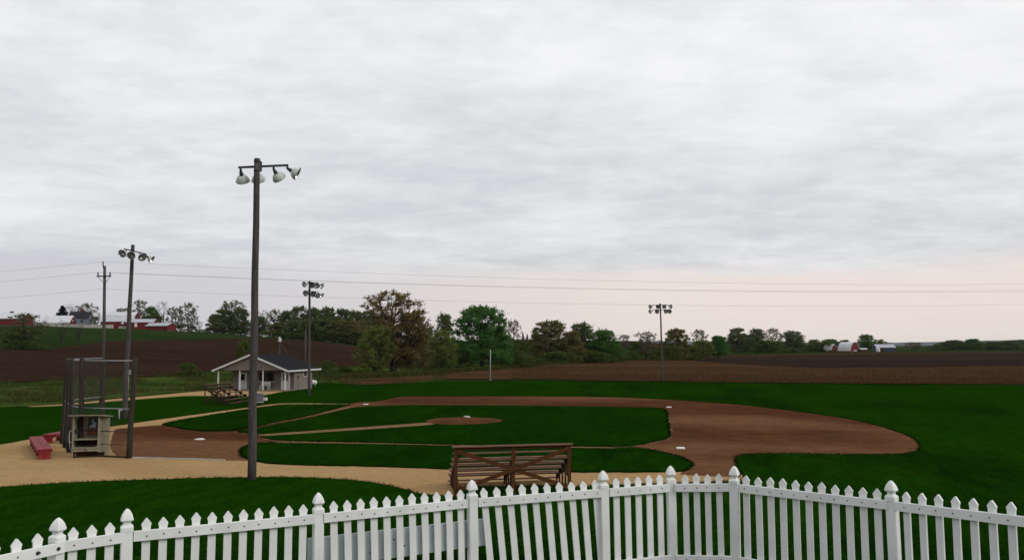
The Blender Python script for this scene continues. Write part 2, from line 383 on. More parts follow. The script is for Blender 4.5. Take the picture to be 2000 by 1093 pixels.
POLY = {'dirt': [(-8.56, 4.41), (-8.65, 5.04), (-7.25, 7.6), (-4.01, 5.03), (-1.97, 4.08), (-0.42, 4.44), (-0.15, 5.88), (-0.01, 14.87), (-1.57, 26.76), (-1.75, 30.03), (-0.61, 31.56), (-0.43, 36.1), (0.01, 39.21), (7.56, 40.31), (12.94, 40.9), (21.89, 40.24), (27.01, 37.69), (30.35, 34.84), (33.92, 31.04), (36.66, 26.27), (38.49, 22.08), (39.99, 18.02), (40.72, 12.42), (40.69, 7.22), (40.1, 3.78), (39.12, 0.92), (37.99, -0.39), (35.52, -0.93), (32.34, -1.03), (30.68, -1.45), (29.94, -2.47), (29.69, -4.53), (29.59, -6.5), (29.48, -8.54), (27.13, -8.25), (27.74, -5.29), (27.25, -2.87), (24.53, 0.45), (9.89, -0.08), (4.3, -0.65), (4.69, -3.47), (6.18, -5.96), (7.37, -7.35), (5.83, -7.41), (2.25, -7.25), (0.03, -6.86), (-3.09, -3.3)], 'tan': [(-1.7, -18.68), (-11.75, -10.34), (-9.71, -3.58), (-9.98, -1.2), (-10.49, 2.01), (-10.16, 5.82), (-10.07, 10.62), (-9.73, 15.9), (-9.23, 23.03), (-9.15, 25.97), (-8.61, 27.86), (-5.78, 28.33), (-1.49, 28.05), (-0.54, 25.64), (-1.64, 26.44), (-7.03, 25.78), (-7.89, 23.55), (-8.02, 20.97), (-8.04, 14.72), (-7.92, 10.11), (-7.03, 7.28), (-3.8, 1.52), (-0.72, -5.06), (2.03, -6.93), (5.65, -7.09), (6.99, -6.89), (8.41, -7.85), (10.75, -8.13), (13.92, -8.04), (17.27, -8.21), (22.7, -8.24), (27.1, -7.44), (29.55, -7.88), (29.41, -9.41), (26.47, -10.45), (23.19, -11.63), (22.86, -11.9), (22.67, -11.37), (20.66, -11.96), (18.71, -12.54), (18.98, -14.15), (18.86, -14.37), (17.89, -14.13), (17.4, -13.8), (16.37, -12.89), (15.01, -11.96), (13.77, -11.54), (12.01, -11.31), (10.74, -11.38), (9.6, -11.68), (7.63, -12.1), (6.02, -12.72), (4.19, -13.37), (2.58, -14.21), (1.2, -15.22)], 'wedge': [(-7.25, 7.6), (-8.04, 10.29), (-8.17, 14.93), (-8.16, 21.23), (-7.98, 23.72), (-7.32, 26.38), (-1.93, 27.16), (-1.15, 26.18), (-0.21, 15.29), (-0.26, 10.75), (-0.3, 7.5), (-0.32, 6.17), (-0.66, 4.87), (-2.14, 4.36), (-4.2, 5.32)], 'upper': [(0.23, 4.23), (0.52, 5.97), (0.6, 9.02), (0.81, 13.07), (0.45, 23.13), (1.17, 24.95), (4.39, 26.73), (13.68, 27.37), (22.76, 27.02), (26.47, 26.35), (27.11, 24.03), (27.06, 13.65), (26.97, 5.04), (25.86, 2.19), (24.66, 0.36), (21.31, -0.01), (15.78, -0.26), (9.8, 0.14), (4.88, 0.28), (2.91, 1.92), (1.53, 3.25)], 'pitch': [(2.36, 2.52), (4.6, 4.83), (6.99, 7.4), (10.42, 11.13), (11.34, 10.46), (10.94, 9.36), (7.54, 5.99), (5.1, 3.74), (3.24, 2.1), (2.69, 1.89)], 'island': [(5.56, -4.93), (4.74, -3.46), (4.58, -2.2), (4.83, -1.83), (7.37, -1.2), (11.37, -0.9), (15.96, -1.0), (21.89, -1.18), (25.63, -1.24), (27.24, -3.22), (27.74, -5.29), (27.45, -7.11), (27.09, -7.72), (22.73, -8.51), (17.34, -8.48), (13.95, -8.26), (10.85, -8.35), (8.48, -8.0), (7.12, -7.13), (6.18, -5.96)], 'farpath': [(-30.53, 21.38), (-29.09, 24.41), (-29.21, 31.55), (-28.69, 37.63), (-28.21, 46.69), (-26.36, 48.56), (-18.29, 48.82), (-17.34, 45.15), (-16.51, 38.52), (-20.62, 37.62), (-24.65, 37.18), (-26.89, 28.48), (-27.87, 22.95), (-29.42, 21.21)]}
MOUND = [12.71, 12.85, 0.0]
MOUND_R = 2.65
RUBBER = [12.64, 15.24, 0.0]
FENCE = [[19.97, -37.57, 3.8], [20.79, -35.76, 3.83], [21.21, -35.33, 3.84], [22.64, -34.32, 3.84], [24.04, -33.34, 3.85], [25.45, -32.63, 3.87], [26.23, -32.23, 3.88], [26.95, -32.29, 3.91], [28.5, -33.05, 3.9], [29.79, -34.66, 4.03], [31.21, -35.81, 4.12]]
BOARD = [[22.54, -34.34, 3.38, 3.14], [24.16, -33.24, 3.4, 3.11]]
POLES = {'near': [10.0, -12.12, -0.08, 13.17], 'p2': [-13.35, 11.84, 0.18, 13.19], 'p3': [-11.31, 39.99, -0.16, 12.6], 'p4': [27.6, 75.46, -0.15, 11.48], 'util': [-24.67, 23.97, -0.57, 13.03], 'foul': [0.84, 80.27, 0.09, 4.76]}
BACKSTOP = [[1.05, -7.42, 0.15, 4.85], [-1.93, -6.97, -0.13, 4.85], [-3.47, -5.86, -0.02, 4.76], [-5.02, -4.24, 0.04, 4.76], [-6.55, -2.66, 0.11, 4.77], [-6.94, 1.09, -0.09, 4.74]]
K = {'k_fl': [-1.87, -7.5], 'k_fr': [-0.26, -7.44], 'bench1a': [-3.15, -8.22], 'bench1b': [-7.75, -3.52], 'bench2a': [-7.34, -2.77], 'bench2b': [-8.2, -0.69], 'bl_l': [18.97, -14.35], 'bl_r': [22.97, -12.94], 'blc': [20.96, -13.65], 'fb0': [-14.94, 25.14], 'fb1': [-15.13, 29.86], 'fb2': [-9.3, 21.64], 'b1': [-27.59, 49.59], 'b4': [-17.72, 47.23], 'side0': [-17.78, 49.43], 'side1': [-17.99, 54.16], 'box': [-11.25, 28.9], 'faucet': [-12.27, 31.66], 'tank': [-21.43, 63.34], 'conduit': [-13.34, 11.41], 'util2': [-30.02, 70.56], 'util3': [-29.23, 77.88], 'line0': [1.19, -7.23], 'line1': [6.08, -7.37], 'home': [0.02, -0.04]}
MEADOW = [(-1.0373, 100.6, 152.1), (-1.0049, 99.0, 150.9), (-0.9725, 97.8, 150.2), (-0.9401, 96.2, 149.0), (-0.9077, 94.6, 147.8), (-0.8754, 93.1, 146.6), (-0.843, 92.0, 146.0), (-0.8106, 90.6, 144.8), (-0.7782, 89.2, 143.7), (-0.7458, 87.8, 142.6), (-0.7134, 86.8, 141.5), (-0.681, 85.5, 140.5), (-0.6486, 84.2, 139.0), (-0.6163, 85.0, 139.1), (-0.584, 86.1, 142.2), (-0.5518, 88.4, 145.3), (-0.5195, 91.5, 145.6), (-0.4872, 94.3, 146.1), (-0.4548, 97.3, 147.1), (-0.4225, 100.9, 154.3), (-0.3901, 105.0, 162.6), (-0.3577, 106.8, 172.8), (-0.3253, 110.5, 176.0), (-0.2929, 114.9, 178.6), (-0.2605, 119.5, 183.6), (-0.2281, 119.1, 187.4), (-0.1956, 111.4, 196.0), (-0.1631, 112.1, 194.2), (-0.1307, 115.7, 194.8), (-0.0982, 120.4, 191.0), (-0.0852, 122.7, 186.3)]
HILLFIELD = [(-1.0399, 150.3, 241.3), (-1.0074, 149.1, 241.2), (-0.9749, 147.8, 241.1), (-0.9425, 146.6, 241.0), (-0.91, 145.4, 241.0), (-0.8775, 144.8, 240.9), (-0.845, 143.7, 240.9), (-0.8126, 142.5, 239.9), (-0.7801, 141.4, 239.9), (-0.7476, 140.3, 240.0), (-0.7151, 139.3, 240.1), (-0.6827, 137.7, 239.3), (-0.6502, 136.8, 239.5), (-0.6178, 136.4, 237.9), (-0.5854, 139.9, 244.1), (-0.553, 142.4, 269.0), (-0.5205, 142.8, 293.1), (-0.488, 143.2, 301.1), (-0.4556, 144.3, 311.9), (-0.4232, 151.3, 320.7), (-0.3908, 158.8, 326.1), (-0.3584, 168.8, 341.1), (-0.3259, 171.8, 370.2), (-0.2934, 174.4, 368.3), (-0.2609, 179.2, 380.1), (-0.2284, 182.2, 361.2), (-0.1958, 189.9, 369.1), (-0.1633, 188.1, 358.4), (-0.1308, 188.0, 369.8), (-0.0983, 183.6, 371.5), (-0.0853, 179.8, 359.4)]
RIGHTFIELD = [(-0.2183, 121.7, 130.7), (-0.2053, 112.5, 131.9), (-0.1923, 112.2, 133.7), (-0.1793, 112.0, 135.0), (-0.1664, 111.7, 136.3), (-0.1534, 113.8, 137.1), (-0.1404, 115.4, 138.5), (-0.1274, 117.5, 140.5), (-0.1145, 121.6, 144.3), (-0.1015, 124.8, 148.1), (-0.0885, 125.7, 152.7), (-0.0755, 127.1, 156.9), (-0.0625, 127.4, 161.2), (-0.0495, 126.9, 165.6), (-0.0365, 125.8, 169.5), (-0.0235, 125.2, 174.2), (-0.0106, 124.7, 179.8), (-0.0008, 124.7, 184.9), (0.0381, 124.3, 208.5), (0.0771, 121.6, 229.1), (0.116, 119.7, 260.2), (0.155, 117.9, 285.5), (0.1939, 117.3, 308.8), (0.2328, 116.8, 334.4), (0.2718, 116.1, 358.3), (0.3107, 115.9, 386.0), (0.3496, 115.9, 426.3), (0.3885, 115.9, 463.9), (0.4274, 116.1, 501.3), (0.4663, 116.9, 537.9), (0.5052, 118.2, 546.2), (0.5441, 119.7, 548.5), (0.5831, 121.2, 553.3), (0.622, 122.8, 558.5), (0.6609, 124.5, 564.0), (0.6998, 125.8, 567.5), (0.7387, 127.6, 571.3), (0.7775, 129.0, 575.2), (0.8164, 130.4, 579.3), (0.8553, 132.4, 583.5), (0.8942, 133.9, 590.2), (0.9331, 135.5, 594.6), (0.9719, 137.6, 599.1), (1.0108, 139.2, 606.1)]
DAMP = [(0.214, 295.5, 305.0), (0.2432, 260.7, 328.5), (0.2724, 234.8, 341.6), (0.3016, 216.8, 354.0), (0.3308, 208.4, 368.6), (0.36, 200.5, 385.5), (0.3892, 193.8, 406.7), (0.4185, 196.5, 427.6), (0.4477, 199.4, 451.6), (0.477, 202.5, 469.6), (0.5062, 204.8, 473.2), (0.5355, 209.0, 475.1), (0.5647, 213.3, 479.1), (0.594, 217.7, 483.3), (0.6233, 222.3, 485.7), (0.6525, 227.1, 490.3), (0.6818, 230.2, 493.0), (0.711, 233.4, 497.8), (0.7403, 236.6, 502.8), (0.7695, 239.0, 505.9), (0.7987, 242.4, 511.1), (0.828, 245.9, 514.4), (0.8572, 249.5, 519.8), (0.8865, 252.2, 525.3), (0.9157, 255.8, 528.7), (0.9449, 258.6, 534.4), (0.9742, 262.4, 537.9), (1.0034, 265.2, 543.7), (1.0326, 269.1, 549.5)]
TREES = [
('maple', -23.8, 106.1, 16.1, 13.9, 'tallest tree, brownish budding maple with forked dark trunk beyond the lawn', None),
('olive', -24.9, 98.6, 9.1, 7.5, 'small yellow green tree with thin leaning trunk left of the tallest maple', None),
('olive2', -21.6, 110.3, 12.0, 9.1, 'rounded brown green tree leaning against the right side of the tallest maple', None),
('olive', -19.8, 126.8, 8.6, 6.9, 'slender olive tree between the tall maple and the dense green tree', None),
('wood', -39.0, 200.9, 15.0, 8.2, 'pale green tree showing behind the slender olive tree right of the maple', None),
('dense', -14.1, 143.2, 15.0, 15.5, 'big dense bright green tree behind the white foul pole', None),
('sparse', -9.3, 160.3, 11.8, 4.3, 'thin brownish tree sticking out right of the dense green tree', None),
('bush', -7.4, 155.6, 6.7, 7.8, 'low green thicket right of the dense green tree below the far gap', None),
('bush', -18.3, 138.4, 5.1, 8.7, 'dark scrub at the foot of the dense green tree', None),
('olive2', -4.4, 196.8, 13.1, 13.5, 'broad olive brown tree, leftmost of the clump right of the far gap', None),
('wood', 3.6, 213.5, 12.7, 11.1, 'grey green airy tree in the middle of the clump right of the far gap', None),
('olive2', 2.9, 194.1, 9.8, 8.5, 'dark olive bushy tree low in the clump right of the far gap', None),
('dense', 10.9, 209.7, 10.5, 10.4, 'dark green rounded tree at the right of the clump beside the bare far field', None),
('sparse', 7.0, 524.6, 9.2, 9.5, 'tiny flat topped tree on the skyline of the far brown hill', None),
('bush', 15.0, 215.6, 5.0, 6.7, 'low bush at the right foot of the clump beside the bare far field', None),
('budding', 24.3, 237.6, 10.0, 9.3, 'brown budding round tree left of the farthest lamp pole', None),
('bush', 20.4, 233.8, 6.3, 6.4, 'low brushy shrub at the left foot of the brown budding tree', None),
('olive2', 34.9, 239.4, 11.2, 10.4, 'dark olive dome shaped tree just behind the farthest lamp pole', None),
('sparse', 44.2, 266.5, 10.9, 6.7, 'bare topped tan tree right of the farthest lamp pole', None),
('olive', 45.0, 261.6, 6.9, 9.6, 'low green tree under the bare topped tan tree', None),
('dense', 51.2, 267.8, 8.7, 9.0, 'small bright green round tree at the right end of the hedgerow', None),
('wood', 82.3, 497.2, 15.8, 15.6, 'leftmost grey green tree in the distant row left of the small farm', 'distant tree row left of the farm'),
('wood', 95.0, 499.5, 15.5, 15.6, 'second full tree from the left in the distant row before the small farm', 'distant tree row left of the farm'),
('budding', 107.3, 511.8, 16.0, 14.5, 'thin budding tree in the middle of the distant row before the small farm', 'distant tree row left of the farm'),
('wood', 118.5, 503.6, 14.1, 18.3, 'rightmost broad tree of the distant row left of the small farm', 'distant tree row left of the farm'),
('wood', 94.6, 540.1, 12.2, 18.3, 'lower tree in the gap between the first two trees of the distant row', 'distant tree row left of the farm'),
('bush', 99.5, 479.9, 7.6, 29.4, 'wide low thicket in front of the distant row left of the small farm', 'distant tree row left of the farm'),
('wood', 140.7, 548.3, 8.7, 12.4, 'low round tree between the distant row and the arched barns', None),
('dense', 169.5, 634.8, 9.6, 17.5, 'dark tree behind the small arched barn with the white cupola', None),
('olive2', 181.9, 637.0, 8.9, 14.2, 'olive tree showing above the red arched barn', None),
('dense', 188.3, 597.5, 12.9, 14.1, 'dark round tree standing between the red arched barn and the blue shed', None),
('olive', 209.9, 642.0, 9.3, 12.1, 'small dark tree behind the roof of the blue shed', None),
('budding', 257.3, 711.5, 7.3, 15.5, 'low purplish bare shrub alone on the horizon right of the blue shed', None),
('bush', 275.8, 714.8, 4.5, 17.4, 'small low shrub left of the distant right tree line', None),
('wood', 292.0, 717.7, 9.0, 22.8, 'leftmost tree of the low dark line on the far right horizon', 'distant tree line at the right'),
('dense', 305.5, 709.9, 9.8, 18.0, 'taller dark tree, second in the low line on the far right horizon', 'distant tree line at the right'),
('wood', 324.9, 723.5, 7.5, 21.9, 'third tree in the low dark line on the far right horizon', 'distant tree line at the right'),
('wood', 340.7, 726.3, 8.3, 22.8, 'fourth tree in the low dark line on the far right horizon', 'distant tree line at the right'),
('dense', 358.0, 739.5, 9.3, 26.0, 'horizon tree cut by the right edge of the picture', 'distant tree line at the right'),
('spruce', -311.2, 361.2, 14.0, 14.3, 'black green spruce beside the dark roofed farmhouse on the hill', None),
('bare', -316.5, 375.6, 16.1, 12.9, 'bare branched tree rising behind the dark farmhouse roof', None),
('budding', -286.7, 350.3, 14.6, 12.7, 'round thin leaved tree between farmhouse and gambrel barn', None),
('sparse', -274.6, 342.3, 6.8, 5.6, 'small grey shrub at the left end of the gambrel barn', None),
('sparse', -292.9, 389.9, 13.8, 13.2, 'flat tree crown just showing above the gambrel barn roof', None),
('budding', -276.0, 382.7, 18.8, 10.5, 'tall thin leaved tree rising above the barn roofs, right of the second lamp pole', 'tree row right of the red barns'),
('dense', -266.2, 379.4, 14.8, 9.7, 'green leafy tree behind the red shed joined to the gambrel barn', None),
('bare', -265.7, 389.7, 18.6, 9.3, 'bare tree standing behind the low red shed on the hill', 'tree row right of the red barns'),
('budding', -255.4, 386.4, 15.4, 9.8, 'thin leaved tree, second from the right end of the row behind the barns', 'tree row right of the red barns'),
('budding', -244.6, 383.2, 17.5, 11.6, 'rightmost tall thin leaved tree of the row behind the barns', 'tree row right of the red barns'),
('wood', -258.8, 373.6, 9.7, 10.2, 'low grey green tree just behind the roof of the joined red shed', 'tree row right of the red barns'),
('bare', -240.6, 389.0, 7.4, 4.6, 'tiny bare tree alone on the hill skyline', None),
('budding', -136.4, 139.6, 9.3, 9.9, 'large half bare shrubby tree on the pasture in front of the long red barn', None),
('bush', -135.2, 137.3, 5.6, 10.7, 'dark bush at the foot of the half bare shrubby tree', None),
('bare', -149.9, 168.6, 7.0, 4.3, 'thin sapling on the pasture below the white roofed shed', None),
('bare', -156.3, 183.3, 6.1, 4.0, 'leaning thin sapling on the pasture below the farmhouse', None),
('budding', -201.0, 355.3, 18.4, 14.6, 'tallest, thin topped tree of the hilltop clump left of the nearest lamp pole', 'hilltop clump left of the near lamp pole'),
('wood', -202.4, 350.0, 12.6, 14.5, 'dark rounded tree in the left half of the hilltop clump by the pole', 'hilltop clump left of the near lamp pole'),
('wood', -193.4, 351.6, 14.3, 12.8, 'dark rounded tree on the right of the hilltop clump, next to the pole', 'hilltop clump left of the near lamp pole'),
('olive2', -212.6, 358.4, 10.3, 10.2, 'small outermost left tree of the hilltop clump beside the nearest pole', 'hilltop clump left of the near lamp pole'),
('bare', -179.5, 349.0, 14.2, 9.3, 'bare dark tree just right of the tall near lamp pole on the hill', None),
('dense', -183.0, 353.4, 11.0, 8.3, 'dark tree clump half hidden by the tall near lamp pole', None),
('budding', -168.2, 340.8, 14.3, 11.0, 'leafy tree within the dense dark wood on the rise behind the hut', 'dense wood behind the hut'),
('wood', -159.6, 337.2, 14.2, 11.1, 'leafy tree within the dense dark wood on the rise behind the hut', 'dense wood behind the hut'),
('wood', -150.9, 333.7, 16.8, 12.3, 'leafy tree within the dense dark wood on the rise behind the hut', 'dense wood behind the hut'),
('wood', -143.9, 334.9, 16.7, 13.1, 'leafy tree within the dense dark wood on the rise behind the hut', 'dense wood behind the hut'),
('wood', -134.7, 331.5, 17.1, 13.7, 'leafy tree within the dense dark wood on the rise behind the hut', 'dense wood behind the hut'),
('wood', -127.6, 332.7, 17.0, 13.9, 'leafy tree within the dense dark wood on the rise behind the hut', 'dense wood behind the hut'),
('wood', -119.1, 329.2, 17.1, 13.8, 'leafy tree within the dense dark wood on the rise behind the hut', 'dense wood behind the hut'),
('wood', -112.1, 330.4, 17.8, 13.8, 'leafy tree within the dense dark wood on the rise behind the hut', 'dense wood behind the hut'),
('wood', -106.2, 336.5, 16.4, 14.2, 'leafy tree within the dense dark wood on the rise behind the hut', 'dense wood behind the hut'),
('olive2', -159.5, 330.1, 7.9, 13.0, 'leafy tree within the dense dark wood on the rise behind the hut', 'dense wood behind the hut'),
('wood', -149.1, 325.9, 9.4, 14.9, 'leafy tree within the dense dark wood on the rise behind the hut', 'dense wood behind the hut'),
('wood', -141.2, 325.2, 10.7, 13.8, 'leafy tree within the dense dark wood on the rise behind the hut', 'dense wood behind the hut'),
('wood', -133.3, 324.6, 10.9, 14.7, 'leafy tree within the dense dark wood on the rise behind the hut', 'dense wood behind the hut'),
('olive2', -124.7, 323.1, 11.3, 14.6, 'leafy tree within the dense dark wood on the rise behind the hut', 'dense wood behind the hut'),
('olive2', -117.7, 324.3, 11.8, 14.6, 'leafy tree within the dense dark wood on the rise behind the hut', 'dense wood behind the hut'),
('wood', -110.3, 325.6, 11.8, 14.6, 'leafy tree within the dense dark wood on the rise behind the hut', 'dense wood behind the hut'),
('wood', -86.4, 340.1, 11.1, 15.5, 'leafy tree within the dense dark wood on the rise behind the hut', 'dense wood behind the hut'),
('bush', -8.3, 151.4, 4.7, 10.2, 'brushy undergrowth at the right foot of the dense green tree', None),
('bush', -0.7, 185.3, 3.6, 13.4, 'brushy undergrowth below the broad olive brown tree', None),
('bush', 8.7, 199.2, 3.8, 12.5, 'brushy undergrowth below the dark rounded tree of the clump', None),
('bush', -20.7, 124.7, 3.8, 7.8, 'brushy undergrowth between the maple and the dense green tree', None),
('bush', 30.9, 233.6, 4.8, 11.4, 'brushy undergrowth at the foot of the dome shaped tree', None),
('bush', 40.1, 245.5, 4.4, 11.0, 'low brush right of the dome shaped tree', None),
('olive2', -9.1, 202.1, 9.1, 7.4, 'small olive tree at the left end of the clump right of the far gap', None),
('wood', -19.4, 184.0, 10.4, 10.5, 'grey green tree half hidden behind the dense green tree', None),
('bush', -37.9, 73.9, 6.3, 3.6, 'olive bush behind the ridge of the concession hut', None),
('bush', -30.1, 88.5, 2.7, 4.1, 'leafy green bush right of the concession hut', None),
('bush', -52.2, 81.5, 2.3, 4.0, 'pale green bush on the meadow edge left of the hut', None),
('bush', -31.9, 100.4, 1.3, 4.2, 'low green bush between the hut and the small yellow green tree', None),
('bush', -159.9, 315.8, 3.0, 9.5, 'low leafy brush along the lower edge of the dense dark wood', 'brush along the wood'),
('bush', -154.4, 316.8, 2.9, 9.5, 'low leafy brush along the lower edge of the dense dark wood', 'brush along the wood'),
('bush', -148.5, 316.8, 3.2, 9.5, 'low leafy brush along the lower edge of the dense dark wood', 'brush along the wood'),
('bush', -143.1, 317.8, 3.5, 9.5, 'low leafy brush along the lower edge of the dense dark wood', 'brush along the wood'),
('bush', -137.3, 317.8, 3.6, 9.5, 'low leafy brush along the lower edge of the dense dark wood', 'brush along the wood'),
('bush', -131.9, 318.8, 5.7, 9.5, 'low leafy brush along the lower edge of the dense dark wood', 'brush along the wood'),
('bush', -126.0, 318.8, 6.0, 9.5, 'low leafy brush along the lower edge of the dense dark wood', 'brush along the wood'),
('bush', -120.7, 319.7, 6.6, 9.5, 'low leafy brush along the lower edge of the dense dark wood', 'brush along the wood'),
('bush', -114.9, 319.7, 7.2, 9.4, 'low leafy brush along the lower edge of the dense dark wood', 'brush along the wood'),
('bush', -109.5, 320.7, 7.3, 9.4, 'low leafy brush along the lower edge of the dense dark wood', 'brush along the wood'),
('bush', -104.1, 321.6, 7.2, 9.4, 'low leafy brush along the lower edge of the dense dark wood', 'brush along the wood'),
('bush', -98.4, 321.6, 7.3, 9.4, 'low leafy brush along the lower edge of the dense dark wood', 'brush along the wood'),
('bush', -210.9, 351.5, 2.1, 8.4, 'low dark brush on the hilltop skyline between barns and lamp pole', 'brush on the hilltop'),
('bush', -205.4, 352.5, 3.3, 8.4, 'low dark brush on the hilltop skyline between barns and lamp pole', 'brush on the hilltop'),
('bush', -199.1, 353.6, 3.2, 8.4, 'low dark brush on the hilltop skyline between barns and lamp pole', 'brush on the hilltop'),
('bush', -192.8, 354.8, 4.8, 8.4, 'low dark brush on the hilltop skyline between barns and lamp pole', 'brush on the hilltop'),
('bush', -186.7, 355.8, 4.5, 8.4, 'low dark brush on the hilltop skyline between barns and lamp pole', 'brush on the hilltop'),
('bush', -266.8, 382.3, 3.9, 9.2, 'low dark brush on the hilltop skyline between barns and lamp pole', 'brush on the hilltop'),
('bush', -259.3, 383.7, 4.5, 9.2, 'low dark brush on the hilltop skyline between barns and lamp pole', 'brush on the hilltop'),
('bush', -251.2, 385.1, 4.4, 9.2, 'low dark brush on the hilltop skyline between barns and lamp pole', 'brush on the hilltop'),
('bush', -243.9, 386.4, 3.9, 9.2, 'low dark brush on the hilltop skyline between barns and lamp pole', 'brush on the hilltop'),
('bush', -237.9, 387.5, 1.8, 9.2, 'low dark brush on the hilltop skyline between barns and lamp pole', 'brush on the hilltop'),
('bush', 80.2, 526.4, 7.7, 14.3, 'low hazy brush filling the distant tree row left of the small farm', 'brush of the distant row'),
('bush', 88.2, 523.7, 6.4, 14.2, 'low hazy brush filling the distant tree row left of the small farm', 'brush of the distant row'),
('bush', 97.0, 528.3, 6.7, 14.3, 'low hazy brush filling the distant tree row left of the small farm', 'brush of the distant row'),
('bush', 105.9, 533.0, 7.1, 14.4, 'low hazy brush filling the distant tree row left of the small farm', 'brush of the distant row'),
('bush', 113.8, 530.3, 7.4, 14.3, 'low hazy brush filling the distant tree row left of the small farm', 'brush of the distant row'),
('bush', 122.8, 534.9, 7.8, 14.4, 'low hazy brush filling the distant tree row left of the small farm', 'brush of the distant row'),
('bush', 130.5, 532.2, 6.4, 14.3, 'low hazy brush filling the distant tree row left of the small farm', 'brush of the distant row'),
('bush', 139.5, 536.9, 6.8, 14.3, 'low hazy brush filling the distant tree row left of the small farm', 'brush of the distant row'),
('bush', 147.1, 534.2, 7.2, 14.2, 'low hazy brush filling the distant tree row left of the small farm', 'brush of the distant row'),
('bush', 289.8, 738.6, 6.8, 18.8, 'low dark brush filling the tree line on the far right horizon', 'brush of the far right line'),
('bush', 297.7, 733.9, 5.8, 18.7, 'low dark brush filling the tree line on the far right horizon', 'brush of the far right line'),
('bush', 308.2, 736.8, 6.7, 18.7, 'low dark brush filling the tree line on the far right horizon', 'brush of the far right line'),
('bush', 318.8, 739.7, 5.7, 18.7, 'low dark brush filling the tree line on the far right horizon', 'brush of the far right line'),
('bush', 329.4, 742.6, 6.6, 18.7, 'low dark brush filling the tree line on the far right horizon', 'brush of the far right line'),
('bush', 340.0, 745.5, 5.7, 18.8, 'low dark brush filling the tree line on the far right horizon', 'brush of the far right line'),
('bush', 350.6, 748.4, 6.6, 18.8, 'low dark brush filling the tree line on the far right horizon', 'brush of the far right line'),
('bush', 361.3, 751.3, 5.6, 18.8, 'low dark brush filling the tree line on the far right horizon', 'brush of the far right line'),
('spruce', -118.8, 848.3, 8.7, 4.7, 'left of two tiny conifers in the far gap', None),
('spruce', -114.1, 849.1, 7.0, 4.7, 'right of two tiny conifers in the far gap', None)]

def V(a, b, c):                                # along the knoll edge, up, out over the field
    return Vector((a * RX[0] + c * FX[0], a * RX[1] + c * FX[1], b))

# ground: rings round the knoll, out to the horizon
rng = random.Random(4)
mb = MB()
NA = 240
rr = [0.0] + [1.0 * k for k in range(1, 31)]
while rr[-1] < 9000: rr.append(rr[-1] * 1.055)
vs = [(VX, VY, terrain(VX, VY + .01))]
for r in rr[1:]:
    for k in range(NA):
        a = 2 * math.pi * k / NA
        x, y = VX + r * math.cos(a), VY + r * math.sin(a); vs.append((x, y, terrain(x, y)))
fs = [(0, 1 + k, 1 + (k + 1) % NA) for k in range(NA)]
for i in range(len(rr) - 2):
    for k in range(NA):
        k2 = (k + 1) % NA; b = 1 + i * NA
        fs.append((b + k, b + NA + k, b + NA + k2, b + k2))
near_ring = NA + NA * 62
mb.add(vs, fs, 0, True)
for j in range(len(mb.f)):
    mb.m[j] = 0 if j < NA + NA * 55 else 1
tag(mb.build('ground', ['lawn', 'pasture']), kind='structure')

def drape(name, mt, rows, off, n_r, jit=0.0, sub=3):
    b = MB(); cols = []
    for i in range(len(rows) - 1):
        for k in range(sub):
            t = k / sub; cols.append([rows[i][j] * (1 - t) + rows[i + 1][j] * t for j in range(3)])
    cols.append(list(rows[-1])); pts = []
    for s, r0, r1 in cols:
        r0 += jit * (noise.noise(Vector((s * 60, 1.3, 0))) + .6 * noise.noise(Vector((s * 190, 5.3, 0)))) * r0 * .01
        r1 += jit * (noise.noise(Vector((s * 50, 9.3, 0))) + .5 * noise.noise(Vector((s * 170, 2.3, 0)))) * r1 * .01
        c = math.sqrt(1 + s * s)
        for k in range(n_r + 1):
            r = r0 * (r1 / r0) ** (k / n_r); x, y = gp(r * s / c, r / c); pts.append((x, y, terrain(x, y) + off))
    n = n_r + 1
    b.add(pts, [(i * n + k, (i + 1) * n + k, (i + 1) * n + k + 1, i * n + k + 1) for i in range(len(cols) - 1) for k in range(n_r)], 0, True)
    return tag(b.build(name, mt), kind='structure')
drape('meadow', 'meadow', MEADOW, .05, 26, 1.2)
drape('hill_field', 'plowed', HILLFIELD, .16, 60, .8)
drape('flat_field', 'stubble', RIGHTFIELD, .10, 40, .6)
drape('damp_field', 'damp_soil', DAMP, .15, 24, 1.0)
drape('far_field', 'plowed', [(-.05, 620, 1000), (.05, 620, 1000), (.15, 560, 1000), (.2, 600, 1000)], .4, 20)

